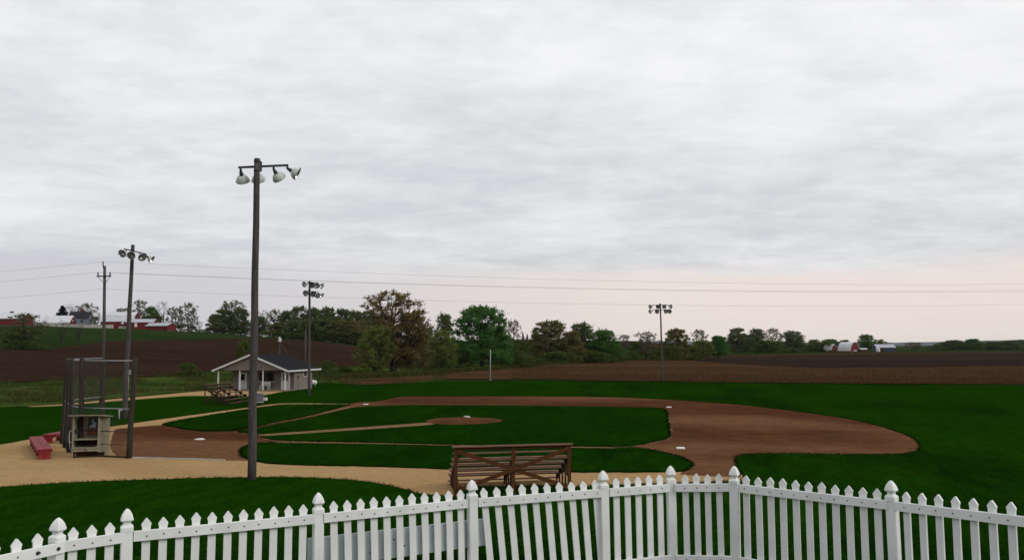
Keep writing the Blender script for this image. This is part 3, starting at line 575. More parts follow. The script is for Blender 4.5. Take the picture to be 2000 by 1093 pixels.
def sheet(name, mt, pts, z, jit=.05, step=.35, seed=0, lip=0.0):
    """flat patch with an uneven worn edge"""
    out_ = []
    for i, a in enumerate(pts):
        b = pts[(i + 1) % len(pts)]; p0 = pts[i - 1]; p3 = pts[(i + 2) % len(pts)]
        n = max(1, int(math.hypot(b[0] - a[0], b[1] - a[1]) / step))
        for k in range(n):
            t = k / n
            x = .5 * (2 * a[0] + (b[0] - p0[0]) * t + (2 * p0[0] - 5 * a[0] + 4 * b[0] - p3[0]) * t * t + (3 * a[0] - p0[0] - 3 * b[0] + p3[0]) * t ** 3)
            y = .5 * (2 * a[1] + (b[1] - p0[1]) * t + (2 * p0[1] - 5 * a[1] + 4 * b[1] - p3[1]) * t * t + (3 * a[1] - p0[1] - 3 * b[1] + p3[1]) * t ** 3)
            w0 = .5; x = x * w0 + (a[0] + (b[0] - a[0]) * t) * (1 - w0); y = y * w0 + (a[1] + (b[1] - a[1]) * t) * (1 - w0)
            q_ = Vector((x * 1.9, y * 1.9, seed)); dx = noise.noise(q_) * jit + noise.noise(q_ * 4) * jit * .6; dy = noise.noise(q_ + Vector((7, 3, 5))) * jit + noise.noise(q_ * 4 + Vector((7, 3, 5))) * jit * .6
            out_.append((x + dx, y + dy, z))
    tri = tessellate_polygon([[Vector(p) for p in out_]])
    b = MB(); b.add(out_, [t if (Vector(out_[t[1]]) - Vector(out_[t[0]])).cross(Vector(out_[t[2]]) - Vector(out_[t[0]])).z > 0 else t[::-1] for t in tri])
    if lip:
        n_ = len(out_); b.add(out_ + [(p[0], p[1], z - lip) for p in out_], [(i, (i + 1) % n_, n_ + (i + 1) % n_, n_ + i) for i in range(n_)])
    tag(b.build(name, mt), kind='structure'); return out_
EDGES = []
EDGES.append(sheet('gravel_path', 'gravel', POLY['tan'], .004, .07, seed=1))  # notched under the near bleachers, dark lawn there stands for their shadow
sheet('hut_path', 'gravel', POLY['farpath'], .004, .08, .6, seed=2)
EDGES.append(sheet('infield_dirt', 'dirt', POLY['dirt'], .008, .07, seed=3))
EDGES.append(sheet('infield_grass', 'infield_turf', POLY['upper'], .045, .11, .22, seed=4, lip=.04))
EDGES.append(sheet('foul_grass', 'infield_turf', POLY['island'], .045, .12, .22, seed=5, lip=.04))
EDGES.append(sheet('foul_grass', 'infield_turf', POLY['wedge'], .045, .12, .22, seed=6, lip=.04))
cxu = sum(p[0] for p in POLY['upper']) / len(POLY['upper']); cyu = sum(p[1] for p in POLY['upper']) / len(POLY['upper'])
sheet('sand_fringe', 'chalk_path', [(p[0] + (p[0] - cxu) / math.hypot(p[0] - cxu, p[1] - cyu) * .13, p[1] + (p[1] - cyu) / math.hypot(p[0] - cxu, p[1] - cyu) * .13) for p in POLY['upper']], .010, .14, seed=14)
sheet('pitcher_path', 'chalk_path', POLY['pitch'], .050, .06, seed=7)
# thin worn strips along the baselines
sheet('base_line_path', 'chalk_path', [(5.2, -.62), (12, -.45), (20, -.52), (24, -.35), (24, -.02), (20, -.22), (12, -.15), (5.2, -.15)], .014, .05, seed=8)
sheet('base_line_path', 'chalk_path', [(-.05, 8), (.1, 16), (.0, 24), (-.4, 24), (-.28, 16), (-.35, 8)], .014, .05, seed=9)
mb = MB(); rings = 7; n = 40; vs = []
for i in range(rings + 1):
    t = i / rings; R0 = 2.72 * t
    for k in range(n):
        a = 2 * math.pi * k / n; j = 1 + .03 * math.sin(3 * a + 1) * t
        vs.append((12.75 + R0 * j * math.cos(a), 12.9 + R0 * j * math.sin(a), .052 + .24 * (1 - t) ** 1.2 * (1 if i < rings else 1)))
mb.add(vs, [(i * n + k, i * n + (k + 1) % n, (i + 1) * n + (k + 1) % n, (i + 1) * n + k) for i in range(rings) for k in range(n)], 0, True)
tag(mb.build('pitcher_mound', 'dirt'), kind='structure')
# far ridge, its blue grey haze held in the material colour
mb = MB(); vs = []; NR = 90
for i in range(NR + 1):
    s = -.25 + 1.45 * i / NR
    h = 30 + 17 * noise.noise(Vector((s * 3.1, .4, 0))) + 8 * noise.noise(Vector((s * 11, 2.4, 0))) + 2.5 * noise.noise(Vector((s * 60, 2.4, 0))) - 16 * max(0, .15 - s) * 4
    for k, (f_, z_) in enumerate(((5200, -5), (5400, h * .55), (5700, h), (6300, h * .8), (7000, -5))):
        x, y = gp(s * f_, f_); vs.append((x, y, z_))
mb.add(vs, [(i * 5 + k, (i + 1) * 5 + k, (i + 1) * 5 + k + 1, i * 5 + k + 1) for i in range(NR) for k in range(4)], 0, True)
tag(mb.build('hills', 'far_ridge'), kind='structure')

# ------------------------------------------------------------------ bases and plates
def base(x, y, rz, label):
    b = MB(); hw = .21; e = .02
    outline = [(-hw, -hw), (hw, -hw), (hw, hw), (-hw, hw)]
    lo = [(a, c, 0) for a, c in outline]; mid = [(a, c, .04) for a, c in outline]; hi = [(a * (1 - e / hw), c * (1 - e / hw), .06) for a, c in outline]
    b.add(lo + mid + hi, [(i, (i + 1) % 4, 4 + (i + 1) % 4, 4 + i) for i in range(4)] + [(4 + i, 4 + (i + 1) % 4, 8 + (i + 1) % 4, 8 + i) for i in range(4)] + [(8, 9, 10, 11)])
    o = b.build('base', 'base_white'); o.location = (x, y, .008); o.rotation_euler = (0, 0, rz)
    tag(o, label, 'base', 'bases of the diamond')
base(27.43, 0.0, .05, 'white base nearest the viewer, on the dirt above the picket fence')
base(27.43, 27.43, -.04, 'white base at the far right corner of the infield grass')
base(0.0, 27.43, .06, 'white base at the far left corner near the hut')
b = MB(); b.prism([(0, -.12), (.3, .12), (.3, .42), (-.3, .42), (-.3, .12)], (0, 0, 0), (1, 0, 0), (0, 1, 0), (0, 0, .03))
o = b.build('home_plate', 'base_white'); o.location = (0, 0, .01); o.rotation_euler = (0, 0, -math.pi / 4)
tag(o, 'white five sided home plate on the dirt in front of the backstop', 'home plate')
b = MB(); b.box((0, 0, .03), (.62, .16, .06)); o = b.build('pitching_rubber', 'base_white'); o.location = (12.85, 13.6, .25); o.rotation_euler = (0, 0, -math.pi / 4)
tag(o, 'small white pitching rubber on top of the dirt mound', 'pitching rubber')
a, c = K['line0'], K['line1']
b = MB(); b.beam((a[0] - .2, a[1] - .1, .03), (c[0], c[1], .03), .09, .05)
tag(b.build('edging_strip', 'concrete'), 'thin pale edging strip between the home plate dirt and the gravel', 'edging')

# ------------------------------------------------------------------ picket fence
fence = thing('picket_fence', 'long white picket fence with pointed post caps running across the foreground', 'fence', (0, 0, 0))
screw_mesh = MB().lathe((0, 0, 0), (0, 0, 1), [(.0075, 0), (.0075, .003), (.0005, .005)], 8).mesh('screw', 'screw')
CAPP = [(.0545, 0), (.0545, .040), (.046, .050), (.034, .060), (.031, .072), (.036, .086), (.050, .096), (.0545, .103), (.0515, .120), (.043, .148), (.028, .178), (.011, .199), (.001, .205)]
def square_lathe(prof):
    b = MB(); vs = []
    for r, h in prof:
        c_ = r * .22
        for a_, d_ in ((r, r - c_), (r - c_, r), (-r + c_, r), (-r, r - c_), (-r, -r + c_), (-r + c_, -r), (r - c_, -r), (r, -r + c_)): vs.append((a_, d_, h))
    b.add(vs, [(i * 8 + k, i * 8 + (k + 1) % 8, (i + 1) * 8 + (k + 1) % 8, (i + 1) * 8 + k) for i in range(len(prof) - 1) for k in range(8)] + [tuple(range(7, -1, -1))], 0, False)
    return b
cap_mesh = square_lathe(CAPP).mesh('post_cap', 'white_vinyl')
def picket_mesh(h):
    b = MB(); hw = .0360
    outl = [(-hw, 0), (hw, 0), (hw, h - .088), (hw + .003, h - .070), (hw + .0075, h - .056), (hw + .006, h - .050), (.007, h - .003), (0, h), (-.007, h - .003), (-hw - .006, h - .050), (-hw - .0075, h - .056), (-hw - .003, h - .070), (-hw, h - .088)]
    b.prism(outl, (0, -.011, 0), (1, 0, 0), (0, 0, 1), (0, .022, 0)); return b.mesh('picket', 'white_vinyl')
PICK_H = 1.06
pk_mesh = picket_mesh(PICK_H)
n_pick = [11, 3, 11, 11, 10, 5, 4, 11, 11, 11]
lean = [0, 0, 0, -.03, -.095, -.012, -.008, .0, .0, .0]
first = [.153, .153, .153, .153, .115, .153, .165, .153, .153, .153]
post_r = .0508
for i, (x, y, zt) in enumerate(FENCE):
    pz = Vector((x, y, 0)); d0 = Vector(FENCE[min(i + 1, len(FENCE) - 1)][:2]) - Vector(FENCE[max(i - 1, 0)][:2])
    ang = math.atan2(d0.y, d0.x)
    g = terrain(x, y) - .1; ztop = zt - .205
    b = MB(); r_ = post_r; cc = .008; hgt = ztop - g
    vs = [(a_, d_, h_) for h_ in (0, hgt) for a_, d_ in ((r_, r_ - cc), (r_ - cc, r_), (-r_ + cc, r_), (-r_, r_ - cc), (-r_, -r_ + cc), (-r_ + cc, -r_), (r_ - cc, -r_), (r_, -r_ + cc))]
    b.add(vs, [(k, (k + 1) % 8, 8 + (k + 1) % 8, 8 + k) for k in range(8)] + [tuple(range(8, 16))])
    p = b.build('post', 'white_vinyl', fence); p.location = (x, y, g); p.rotation_euler = ((-.012, .02, 0)[i % 3], (.0, .015, -.01)[i % 3] if i != 4 else -.02, ang + (.5 if i == 1 else 0))
    c_ = link('post_cap', cap_mesh, p); c_.location = (0, 0, hgt + .001)
prng = random.Random(12)
for i in range(len(FENCE) - 1):
    A, B = Vector(FENCE[i]), Vector(FENCE[i + 1]); d = B - A; L = Vector((d.x, d.y)).length; u = Vector((d.x, d.y, 0)).normalized(); nrm = Vector((u.y, -u.x, 0))   # towards the viewer
    if nrm.dot(Vector((VX, VY, 0)) - A) < 0: nrm = -nrm
    ang = math.atan2(u.y, u.x); slope = math.atan2(d.z, L)
    over = .055 if i == 0 else -.045
    for lev, drop in (('top', .252), ('low', 1.085)):
        b = MB()
        p0 = A + u * (.048 if i else .05); p1 = B + u * over
        off = nrm * (.030 if i else .075)
        z0 = A.z - drop; z1 = B.z - drop
        a_ = Vector((p0.x, p0.y, z0)) + off; e_ = Vector((p1.x, p1.y, z1)) + off
        b.beam((0, 0, 0), (0, 0, 0) if False else tuple(e_ - a_), .040, .089)
        rail = b.build('rail', 'white_vinyl', fence); rail.location = a_
        npk = n_pick[i]
        for k in range(npk):
            t = (first[i] + (L - first[i] * 2) * (k / (npk - 1))) / L
            w_ = A.lerp(B, t)
            s_ = link('screw', screw_mesh, rail)
            pos_ = Vector((w_.x, w_.y, w_.z - drop + prng.uniform(-.006, .006))) + off + nrm * .0195
            s_.location = pos_ - a_ + u * prng.uniform(-.008, .008)
            s_.rotation_mode = 'QUATERNION'; s_.rotation_quaternion = nrm.to_track_quat('Z', 'Y')
            if lev == 'top':
                pk = link('picket', pk_mesh, fence)
                off2 = off - nrm * .034
                topz = w_.z - drop + .152 + prng.uniform(-.008, .008)
                ln = lean[i] * (1 - .25 * k / npk) + prng.uniform(-.006, .006)
                M_ = Matrix.Translation(Vector((w_.x, w_.y, topz)) + off2) @ Matrix.Rotation(ang, 4, 'Z') @ Matrix.Rotation(ln, 4, 'Y') @ Matrix.Translation((0, 0, -PICK_H))
                if nrm.dot(Matrix.Rotation(ang, 3, 'Z') @ Vector((0, -1, 0))) < 0: pass
                pk.matrix_world = M_
bolt_mesh = MB().lathe((0, 0, 0), (0, 0, 1), [(.016, 0), (.016, .008), (.0005, .012)], 10).mesh('bolt', 'screw')
A, B = Vector(FENCE[0]), Vector(FENCE[1]); u = (B - A); u.z = 0; u.normalize(); nrm = Vector((u.y, -u.x, 0))
if nrm.dot(Vector((VX, VY, 0)) - A) < 0: nrm = -nrm
for back in (.0, .17):
    s_ = link('bolt', bolt_mesh, fence); s_.location = Vector((B.x, B.y, B.z - .252)) - u * back + nrm * .0945; s_.rotation_mode = 'QUATERNION'; s_.rotation_quaternion = nrm.to_track_quat('Z', 'Y')
# pale board behind the fence
A, B = BOARD; nb = Vector((-(B[1] - A[1]), B[0] - A[0], 0)).normalized() * .035
b = MB(); b.prism([(0, 0), (1, 0)], (0, 0, 0), (0, 0, 0), (0, 0, 0), (0, 0, 0)) if False else None
vs = []
for P_, t_, l_ in ((A, A[2], A[3] - .07), (B, B[2], B[3])):
    for z_ in (l_, t_):
        for s_ in (.3, 1): vs.append((P_[0] + nb.x * s_, P_[1] + nb.y * s_, z_))
b.add(vs, [(0, 4, 6, 2), (1, 3, 7, 5), (0, 1, 5, 4), (2, 6, 7, 3), (0, 2, 3, 1), (4, 5, 7, 6)])
bo = b.build('sign_board', 'board_paint')
tag(bo, 'pale grey plank fixed low behind the pickets left of centre', 'board')
for t_, h_ in ((.08, .35), (.2, .7), (.33, .3), (.46, .65), (.52, .4), (.62, .75), (.72, .35), (.86, .6), (.93, .3)):
    s_ = link('screw', screw_mesh, bo); s_.scale = (1.15, 1.15, 1)
    s_.location = (A[0] + (B[0] - A[0]) * t_ + nb.x * .28, A[1] + (B[1] - A[1]) * t_ + nb.y * .28, (A[3] - .07) + (A[2] - A[3] + .07) * h_ + (B[2] - A[2]) * t_)
    s_.rotation_mode = 'QUATERNION'; s_.rotation_quaternion = (-nb).to_track_quat('Z', 'Y')

# ------------------------------------------------------------------ floodlight poles
def lamp(parent, at_, axis, size=.58):
    """bell reflector hung from a dark neck; at_ is where the neck meets the arm"""
    at_ = Vector(at_); ax = Vector(axis).normalized()
    k = size / .58
    drop = at_ + Vector((0, 0, -.09 * k)); neck_end = drop + ax * .20 * k + Vector((0, 0, -.03 * k))
    b = MB(); b.tube([at_ + Vector((0, 0, .02)), drop], [.04 * k, .045 * k], 8)
    b.lathe(drop - ax * .02, neck_end - drop, [(.03 * k, 0), (.060 * k, .03 * k), (.062 * k, .13 * k), (.085 * k, .15 * k), (.085 * k, .27 * k)], 12)
    sock = b.build('lamp_socket', 'dark_steel', parent)
    b = MB(); R_ = size / 2
    prof = [(.07 * k, 0), (.13 * k, .02 * k), (.20 * k, .075 * k), (.25 * k, .15 * k), (R_ * .97, .24 * k), (R_, .285 * k), (R_ * 1.02, .29 * k)]
    b.lathe(neck_end, ax, prof, 22, 0)
    b.lathe(neck_end, ax, [(r - .006, h + .004) for r, h in prof[::-1]] + [(.001, .012)], 22, 1)
    rf = b.build('reflector', ['enamel', 'reflector_inside'], parent)
    b = MB(); b.lathe(neck_end + ax * .03, ax, [(.03 * k, 0), (.055 * k, .06 * k), (.06 * k, .11 * k), (.03 * k, .16 * k), (.002, .17 * k)], 10)
    b.build('bulb', 'bulb', rf)
    b = MB(); s = ax.cross(Vector((0, 0, 1))).normalized(); t = ax.cross(s)
    for q_ in range(3):
        a = 2.1 * q_ + .6; p = neck_end + ax * .25 * k + (s * math.cos(a) + t * math.sin(a)) * R_ * .99
        b.tube([p, p + (s * math.cos(a) + t * math.sin(a)) * .03 * k], .012 * k, 6)
    b.build('clip', 'dark_steel', rf)
def flood_pole(key, r0, r1, label, arms, extra=None):
    x, y, ln, h = POLES[key]
    t = thing('light_pole', label, 'light pole', (x, y, 0), 0, 'floodlight poles round the diamond')
    L_ = V(ln, 0, 0)
    at = lambda z: Vector((L_.x * z / h, L_.y * z / h, z))
    b = MB(); n_ = 14; pts = [at(h * k / n_) + Vector((math.sin(k * 1.3) * .012, math.cos(k * .9) * .012, 0)) for k in range(n_ + 1)]
    pts[0].z = -.3
    b.tube(pts, [r0 + (r1 - r0) * k / n_ for k in range(n_ + 1)], 16)
    b.build('pole', 'pole_wood', t)
    b = MB(); b.lathe(at(h - .02), (0, 0, 1), [(r1 * 1.06, -.14), (r1 * 1.08, 0), (r1 * .9, .035), (.005, .04)], 16); b.build('pole_cap', 'dark_steel', t)
    for a_ in arms:
        z, e0, e1, lamps, side = a_['z'], Vector(a_['e0']), Vector(a_['e1']), a_['lamps'], a_['side']
        c = at(z) + side * (r1 + .05)
        b = MB(); b.beam(c + e0, c + e1, .07, .085); b.build('crossarm', 'dark_steel', t)
        b = MB(); b.box(tuple(at(z - .05) + side * (r1 + .02)), (.16, .16, .42), math.atan2(side.y, side.x)); b.build('bracket', 'dark_steel', t)
        b = MB(); b.lathe(at(z + .1), (0, 0, 1), [(r1 + .012, 0), (r1 + .018, .02), (r1 + .018, .06), (r1 + .012, .08)], 16)
        b.lathe(at(z - .3), (0, 0, 1), [(r1 + .012, 0), (r1 + .018, .02), (r1 + .018, .06), (r1 + .012, .08)], 16); b.build('pole_band', 'dark_steel', t)
        for f_, ax in lamps: lamp(t, c + e0.lerp(e1, f_) + Vector((0, 0, -.03)), ax, a_.get('size', .58))
    if extra: extra(t, at)
    return t
out_ = V(.18, 0, .98)
flood_pole('near', .175, .118, 'tall grey wooden lamp pole standing nearest, at the gravel edge, with four white reflectors', [
    dict(z=12.93, e0=V(-.84, -.13, -.18), e1=V(1.10, .09, .38), side=V(.35, 0, .93).normalized(),
         lamps=[(.05, V(0, -.72, .62)), (.36, V(0, -.72, .62)), (.70, V(.30, -.60, .62)), (.975, V(.86, -.42, .18))])])
def meter(t, at):
    b = MB(); p = at(3.45) + V(.21, 0, -.02); b.box(tuple(p), (.22, .16, .34)); b.tube([p + Vector((0, 0, -.17)), at(2.5) + V(.2, 0, 0), at(.1) + V(.2, 0, 0)], .02, 6); b.build('meter_box', 'galvanised', t)
flood_pole('p2', .20, .125, 'wooden lamp pole behind the backstop with four reflectors turned towards home plate', [
    dict(z=12.72, e0=V(-.55, .14, -.15), e1=V(1.25, -.30, -.30), side=V(.2, 0, -.98).normalized(), size=.62,
         lamps=[(.10, V(-.12, -.42, -.85)), (.42, V(.12, -.45, -.85)), (.72, V(.62, -.48, -.55)), (.99, V(.85, -.50, .12))])], meter)
def rows(za, zb, spec_a, spec_b, e0, e1, side):
    return [dict(z=za, e0=e0, e1=e1, side=side, lamps=spec_a, size=.66), dict(z=zb, e0=e0, e1=e1, side=side, lamps=spec_b, size=.66)]
flood_pole('p3', .17, .11, 'wooden lamp pole just right of the hut with two tiers of reflectors',
    rows(12.45, 11.45, [(.02, V(-.5, -.2, -.8)), (.36, V(.3, -.35, -.8)), (.68, V(.55, -.4, -.7)), (.99, V(.85, -.35, -.3))],
         [(.02, V(-.2, -.2, -.95)), (.50, V(.3, -.3, -.85)), (.76, V(.6, -.5, -.5)), (.99, V(.8, -.5, -.2))], V(-.20, .05, -.1), V(1.05, -.06, -.35), V(.3, 0, -.95)))
flood_pole('p4', .14, .10, 'farthest lamp pole, with eight reflectors in two rows, at the edge of the plowed field',
    rows(11.25, 10.55, [(.0, V(-.75, -.2, -.6)), (.36, V(-.25, -.2, -.95)), (.66, V(.15, -.2, -.95)), (1.0, V(.5, -.2, -.85))],
         [(.0, V(-.85, -.2, -.45)), (.34, V(-.45, -.2, -.85)), (.72, V(.3, -.2, -.95)), (.98, V(.2, -.2, -.95))], V(-1.15, 0, 0), V(1.15, 0, 0), V(0, 0, -1)))
b = MB(); x, y = K['conduit']; b.tube([(0, 0, 0), (0, 0, .66), (.03, .01, .71), (.10, .03, .72), (.13, .04, .68), (.13, .04, .58)], .045, 8)
o = b.build('vent_pipe', 'white_trim'); o.location = (x - .12, y, 0); tag(o, 'short white bent pipe at the foot of the lamp pole behind the backstop', 'pipe')

# ------------------------------------------------------------------ power line
x, y, ln, h = POLES['util']
ut = thing('utility_pole', 'slim wooden utility pole with short crossarm left of the lamp pole behind the backstop', 'utility pole', (x, y, 0))
b = MB(); b.tube([(0, 0, -.3), (.02, 0, h * .5), V(ln * .3, h, 0)], [.17, .145, .12], 12); b.build('pole', 'pole_wood', ut)
U0 = Vector((x, y, 0)) + V(ln * .3, 0, 0)
b = MB(); tp = V(ln * .3, 0, 0); b.tube([tp + V(-.06, h - .3, 0), tp + V(-.13, h - .1, 0), tp + V(-.18, h + .42, 0)], [.05, .055, .06], 8); b.build('pole_top_pin', 'dark_steel', ut)
b = MB(); b.beam(tp + V(-.62, h - 1.0, -.16), tp + V(.72, h - .97, -.16), .10, .11); b.build('crossarm', 'post_wood', ut)
for sg, e in ((-1, -.52), (1, .62)):
    b = MB(); b.tube([tp + V(e, h - .93, -.16), tp + V(e, h - .62, -.16)], [.05, .065], 8); b.build('insulator', 'dark_steel', ut)
    b = MB(); b.beam(tp + V(e, h - 1.04, -.16), tp + V(.07 * sg, h - (1.55 if sg < 0 else 1.85), -.13), .035, .035); b.build('brace', 'dark_steel', ut)
def wire(a, b_, sag, label, n_=40, rad=.009):
    pts = []
    for k in range(n_ + 1):
        t = k / n_; p = Vector(a).lerp(Vector(b_), t); p.z -= 4 * sag * t * (1 - t); pts.append(p)
    mb_ = MB(); mb_.tube(pts, rad, 5); tag(mb_.build('power_line', 'wire'), label, 'power line', 'wires of the power line')
def far_pt(l_, f_, z): return Vector((*gp(l_, f_), z))
E_top, E_low = h + .42, h - 2.2
for a_, z_, sag, what in ((V(-.18, E_top, 0), 13.4, 1.15, 'topmost'), (V(-.52, h - .62, -.16), 12.45, 1.1, 'nearer of the paired middle'), (V(.62, h - .62, -.16), 12.75, 1.15, 'farther of the paired middle'), (V(0, E_low, -.14), 10.9, 1.15, 'lowest')):
    s0 = U0 + a_
    wire(s0, far_pt(88, 102, z_), sag, what + ' wire running right from the utility pole across the whole sky', 60)
for a_, dz, what in ((V(-.18, E_top, 0), -.2, 'topmost'), (V(-.52, h - .62, -.16), -.2, 'middle'), (V(0, E_low, -.14), -.2, 'lowest')):
    s0 = U0 + a_
    wire(s0, far_pt(-150, 104, s0.z + dz), 1.6, what + ' wire running left from the utility pole out of view', 50)
# two poles behind the hut
ux, uy = gp(-37.0, 125)
t = thing('utility_pole', 'dark pole with a white lamp box sticking up behind the hut roof', 'utility pole', (ux, uy, terrain(ux, uy)))
z0 = terrain(ux, uy)
b = MB(); b.tube([(0, 0, -.3), (0, 0, 6.2)], [.11, .09], 8); b.build('pole', 'dark_steel', t)
b = MB(); b.box((0, 0, 6.4), (.36, .3, .55)); b.tube([(0, 0, 6.6), (-.1, 0, 6.85)], .12, 8); b.build('lamp_box', 'white_trim', t)
b = MB(); b.tube([(.1, 0, 5.9), (.6, .3, 5.1), (1.1, .6, 4.2)], .014, 5); b.build('stay', 'wire', t)
ux, uy = gp(-31.6, 120); z0 = terrain(ux, uy)
t = thing('utility_pole', 'plain grey pole behind the lamp pole beside the hut', 'utility pole', (ux, uy, z0))
b = MB(); b.tube([(0, 0, -.3), (0, 0, 8.0)], [.16, .11], 8); b.build('pole', 'pole_wood', t)
b = MB(); b.box((-.12, -.1, 7.3), (.12, .12, .3)); b.build('bracket', 'dark_steel', t)
# foul pole
x, y, ln, h = POLES['foul']
t = thing('foul_pole', 'thin white foul pole at the far edge of the lawn', 'foul pole', (x, y, 0))
b = MB(); b.tube([(0, 0, -.1), (.02, 0, h * .5), (.05, 0, h)], [.060, .056, .052], 8); b.build('pole', 'grey_paint', t)
b = MB(); b.lathe((0, 0, 0), (0, 0, 1), [(.14, -.02), (.14, .06), (.08, .10)], 10); b.build('base_collar', 'concrete', t)


# ------------------------------------------------------------------ backstop
bk = thing('backstop', 'tall wire backstop on weathered wooden posts behind home plate', 'backstop', (0, 0, 0))
def bp(i, z):
    x, y, ln, h = BACKSTOP[i]; l_ = V(ln * z / h, 0, 0); return Vector((x + l_.x, y + l_.y, z))
for i, (x, y, ln, h) in enumerate(BACKSTOP):
    b = MB(); k_ = 7; pts = [bp(i, h * k / k_) + Vector((math.sin(k * 1.7 + i) * .012, math.cos(k * 1.1 + i) * .012, 0)) for k in range(k_ + 1)]; pts[0].z = -.2
    b.tube(pts, [.135 - .03 * k / k_ for k in range(k_ + 1)], 12); b.build('post', 'post_wood', bk)
def pipe(i, j, z, r=.028, m_='galvanised'):
    b = MB(); b.tube([bp(i, z), bp(j, z)], r, 8); b.build('rail', m_, bk)
for i, j in ((0, 1), (1, 2), (2, 3), (3, 4), (4, 5)):
    pipe(i, j, 4.68)
    pipe(i, j, 2.35, .024)
pipe(0, 1, 1.25, .022, 'dark_steel'); pipe(0, 1, .62, .016, 'dark_steel')
for i, j in ((0, 1), (1, 2), (2, 3), (3, 4), (4, 5)):
    b = MB(); b.beam(bp(i, .045) + Vector((0, 0, 0)), bp(j, .045), .05, .08); b.build('sill_board', 'dark_wood', bk)
    # diamond wire mesh
    A0, B0, H_ = bp(i, .06), bp(j, .06), 4.62; L = (B0 - A0).length; u = (B0 - A0).normalized(); b = MB(); st = .10; nw = int((L + H_) / st)
    hgt = H_ - .06
    tl = (bp(i, H_) - bp(i, .06)); tr = (bp(j, H_) - bp(j, .06))
    def pt(s_, z_):
        f_ = s_ / L; return A0.lerp(B0, f_) + (tl * (1 - f_) + tr * f_) * (z_ / hgt)
    nn = u.cross(Vector((0, 0, 1))) * .0015
    for dirn in (0, 1):
        for k in range(1, nw + 1):
            c = k * st
            s0, z0_ = (c, 0) if c <= L else (L, c - L)
            s1, z1_ = (0, c) if c <= hgt else (c - hgt, hgt)
            if s0 <= s1 + .01: continue
            if dirn: s0, s1 = L - s0, L - s1
            p0, p1 = pt(s0, z0_), pt(s1, z1_); w_ = (p1 - p0).normalized().cross(nn).normalized() * .0015
            b.add([p0 + w_, p0 - w_ * .5 + nn, p0 - w_ * .5 - nn, p1 + w_, p1 - w_ * .5 + nn, p1 - w_ * .5 - nn], [(0, 1, 4, 3), (1, 2, 5, 4), (2, 0, 3, 5)])
    b.build('wire_mesh', 'mesh_wire', bk)

# ------------------------------------------------------------------ kiosk
kx, ky = -1.78, -7.78
ks = thing('kiosk', 'cream wooden booth with a slanted roof, open front and shelves before the backstop', 'kiosk', (kx, ky, 0), .42)
W1, D1, H1 = 1.16, .80, 2.02
def kb(name, c, s, mt='kiosk_paint', rot=0): b = MB(); b.box(c, s, rot); return b.build(name, mt, ks)
kb('post', (.03, .03, H1 / 2), (.06, .06, H1))
kb('post', (W1, .03, H1 / 2 + .13), (.07, .06, H1 - .26))
kb('post', (W1 + .27, .52, H1 / 2 - .02), (.20, .09, H1 - .04), rot=.35)
b = MB(); b.prism([(0, 0), (W1 + .04, 0), (W1 + .04, 1.55), (0, 1.55)], (.0, D1, .38), (1, 0, 0), (0, 0, 1), (0, .03, 0)); b.build('back_panel', 'kiosk_paint', ks)
b = MB(); b.prism([(0, 0), (D1, 0), (D1, 1.45), (0, 1.62)], (0, .06, .30), (0, 1, 0), (0, 0, 1), (.025, 0, 0)); b.build('side_panel', 'kiosk_paint', ks)
b = MB(); b.prism([(0, 0), (.58, 0), (.58, 1.60), (0, 1.70)], (W1 + .02, .06, .22), (.45, .89, 0), (0, 0, 1), (.022, -.012, 0)); b.build('side_panel', 'kiosk_paint', ks)
b = MB(); b.prism([(-.16, 0), (W1 - .02, -.005), (W1 + .42, -.05), (W1 + .42, -.005), (W1 - .02, .045), (-.16, .05)], (0, -.14, H1), (1, 0, 0), (0, 0, 1), (0, D1 + .28, -.10)); b.build('roof', 'kiosk_paint', ks)
kb('shelf', (W1 / 2 + .02, D1 / 2 + .02, .86), (W1 - .07, D1 - .06, .04))
kb('counter', (W1 / 2 + .03, D1 / 2 - .06, .47), (W1 + .02, D1 + .02, .04))
kb('apron', (W1 / 2 + .02, -.01, .37), (W1 + .08, .035, .14))
kb('tray', (W1 / 2 + .1, .20, .505), (.48, .22, .025), 'dark_wood')
kb('slot_plate', (W1 * .53, -.031, .37), (.03, .008, .09), 'dark_wood')
kb('inner_panel', (W1 / 2, D1 - .03, .68), (W1 - .08, .03, .33), 'dark_wood')
kb('skirt', (W1 / 2 + .1, .55, .17), (W1 + .1, .04, .34), 'stained_wood')
kb('sill', (W1 / 2 + .12, .12, .03), (W1 + .3, .06, .06), 'dark_wood')  # dark floor strip painted in for the shadow under the booth
kb('leg', (.06, .08, .15), (.11, .11, .30), 'dark_wood'); kb('leg', (W1 - .02, .5, .15), (.11, .11, .30), 'dark_wood')
kb('holder', (.10, .35, 1.27), (.12, .28, .16), 'dark_steel')
b = MB(); b.tube([(-.02, .1, 1.3), (-.14, .12, 1.3), (-.17, .12, 1.1), (-.17, .14, .75), (-.02, .14, .72)], .014, 6); b.tube([(-.17, .12, 1.0), (-.12, .14, .42), (-.02, .14, .4)], .010, 6); b.build('handle', 'white_trim', ks)
# picture on the back panel: dark blue above, pale figure shape, red brown below
po = kb('poster', (W1 * .70, D1 - .065, 1.60), (.62, .02, .52), 'poster_sky')
b = MB(); b.box((W1 * .70, D1 - .078, 1.17), (.62, .02, .34)); b.build('poster_ground', 'poster_red', po)
b = MB(); b.prism([(-.22, 0), (.10, 0), (.06, .10), (.12, .22), (.02, .28), (-.02, .42), (-.12, .44), (-.12, .30), (-.05, .2), (-.18, .1)], (W1 * .66, D1 - .08, 1.36), (1, 0, 0), (0, 0, 1), (0, -.006, 0)); b.build('poster_shape', 'poster_white', po)

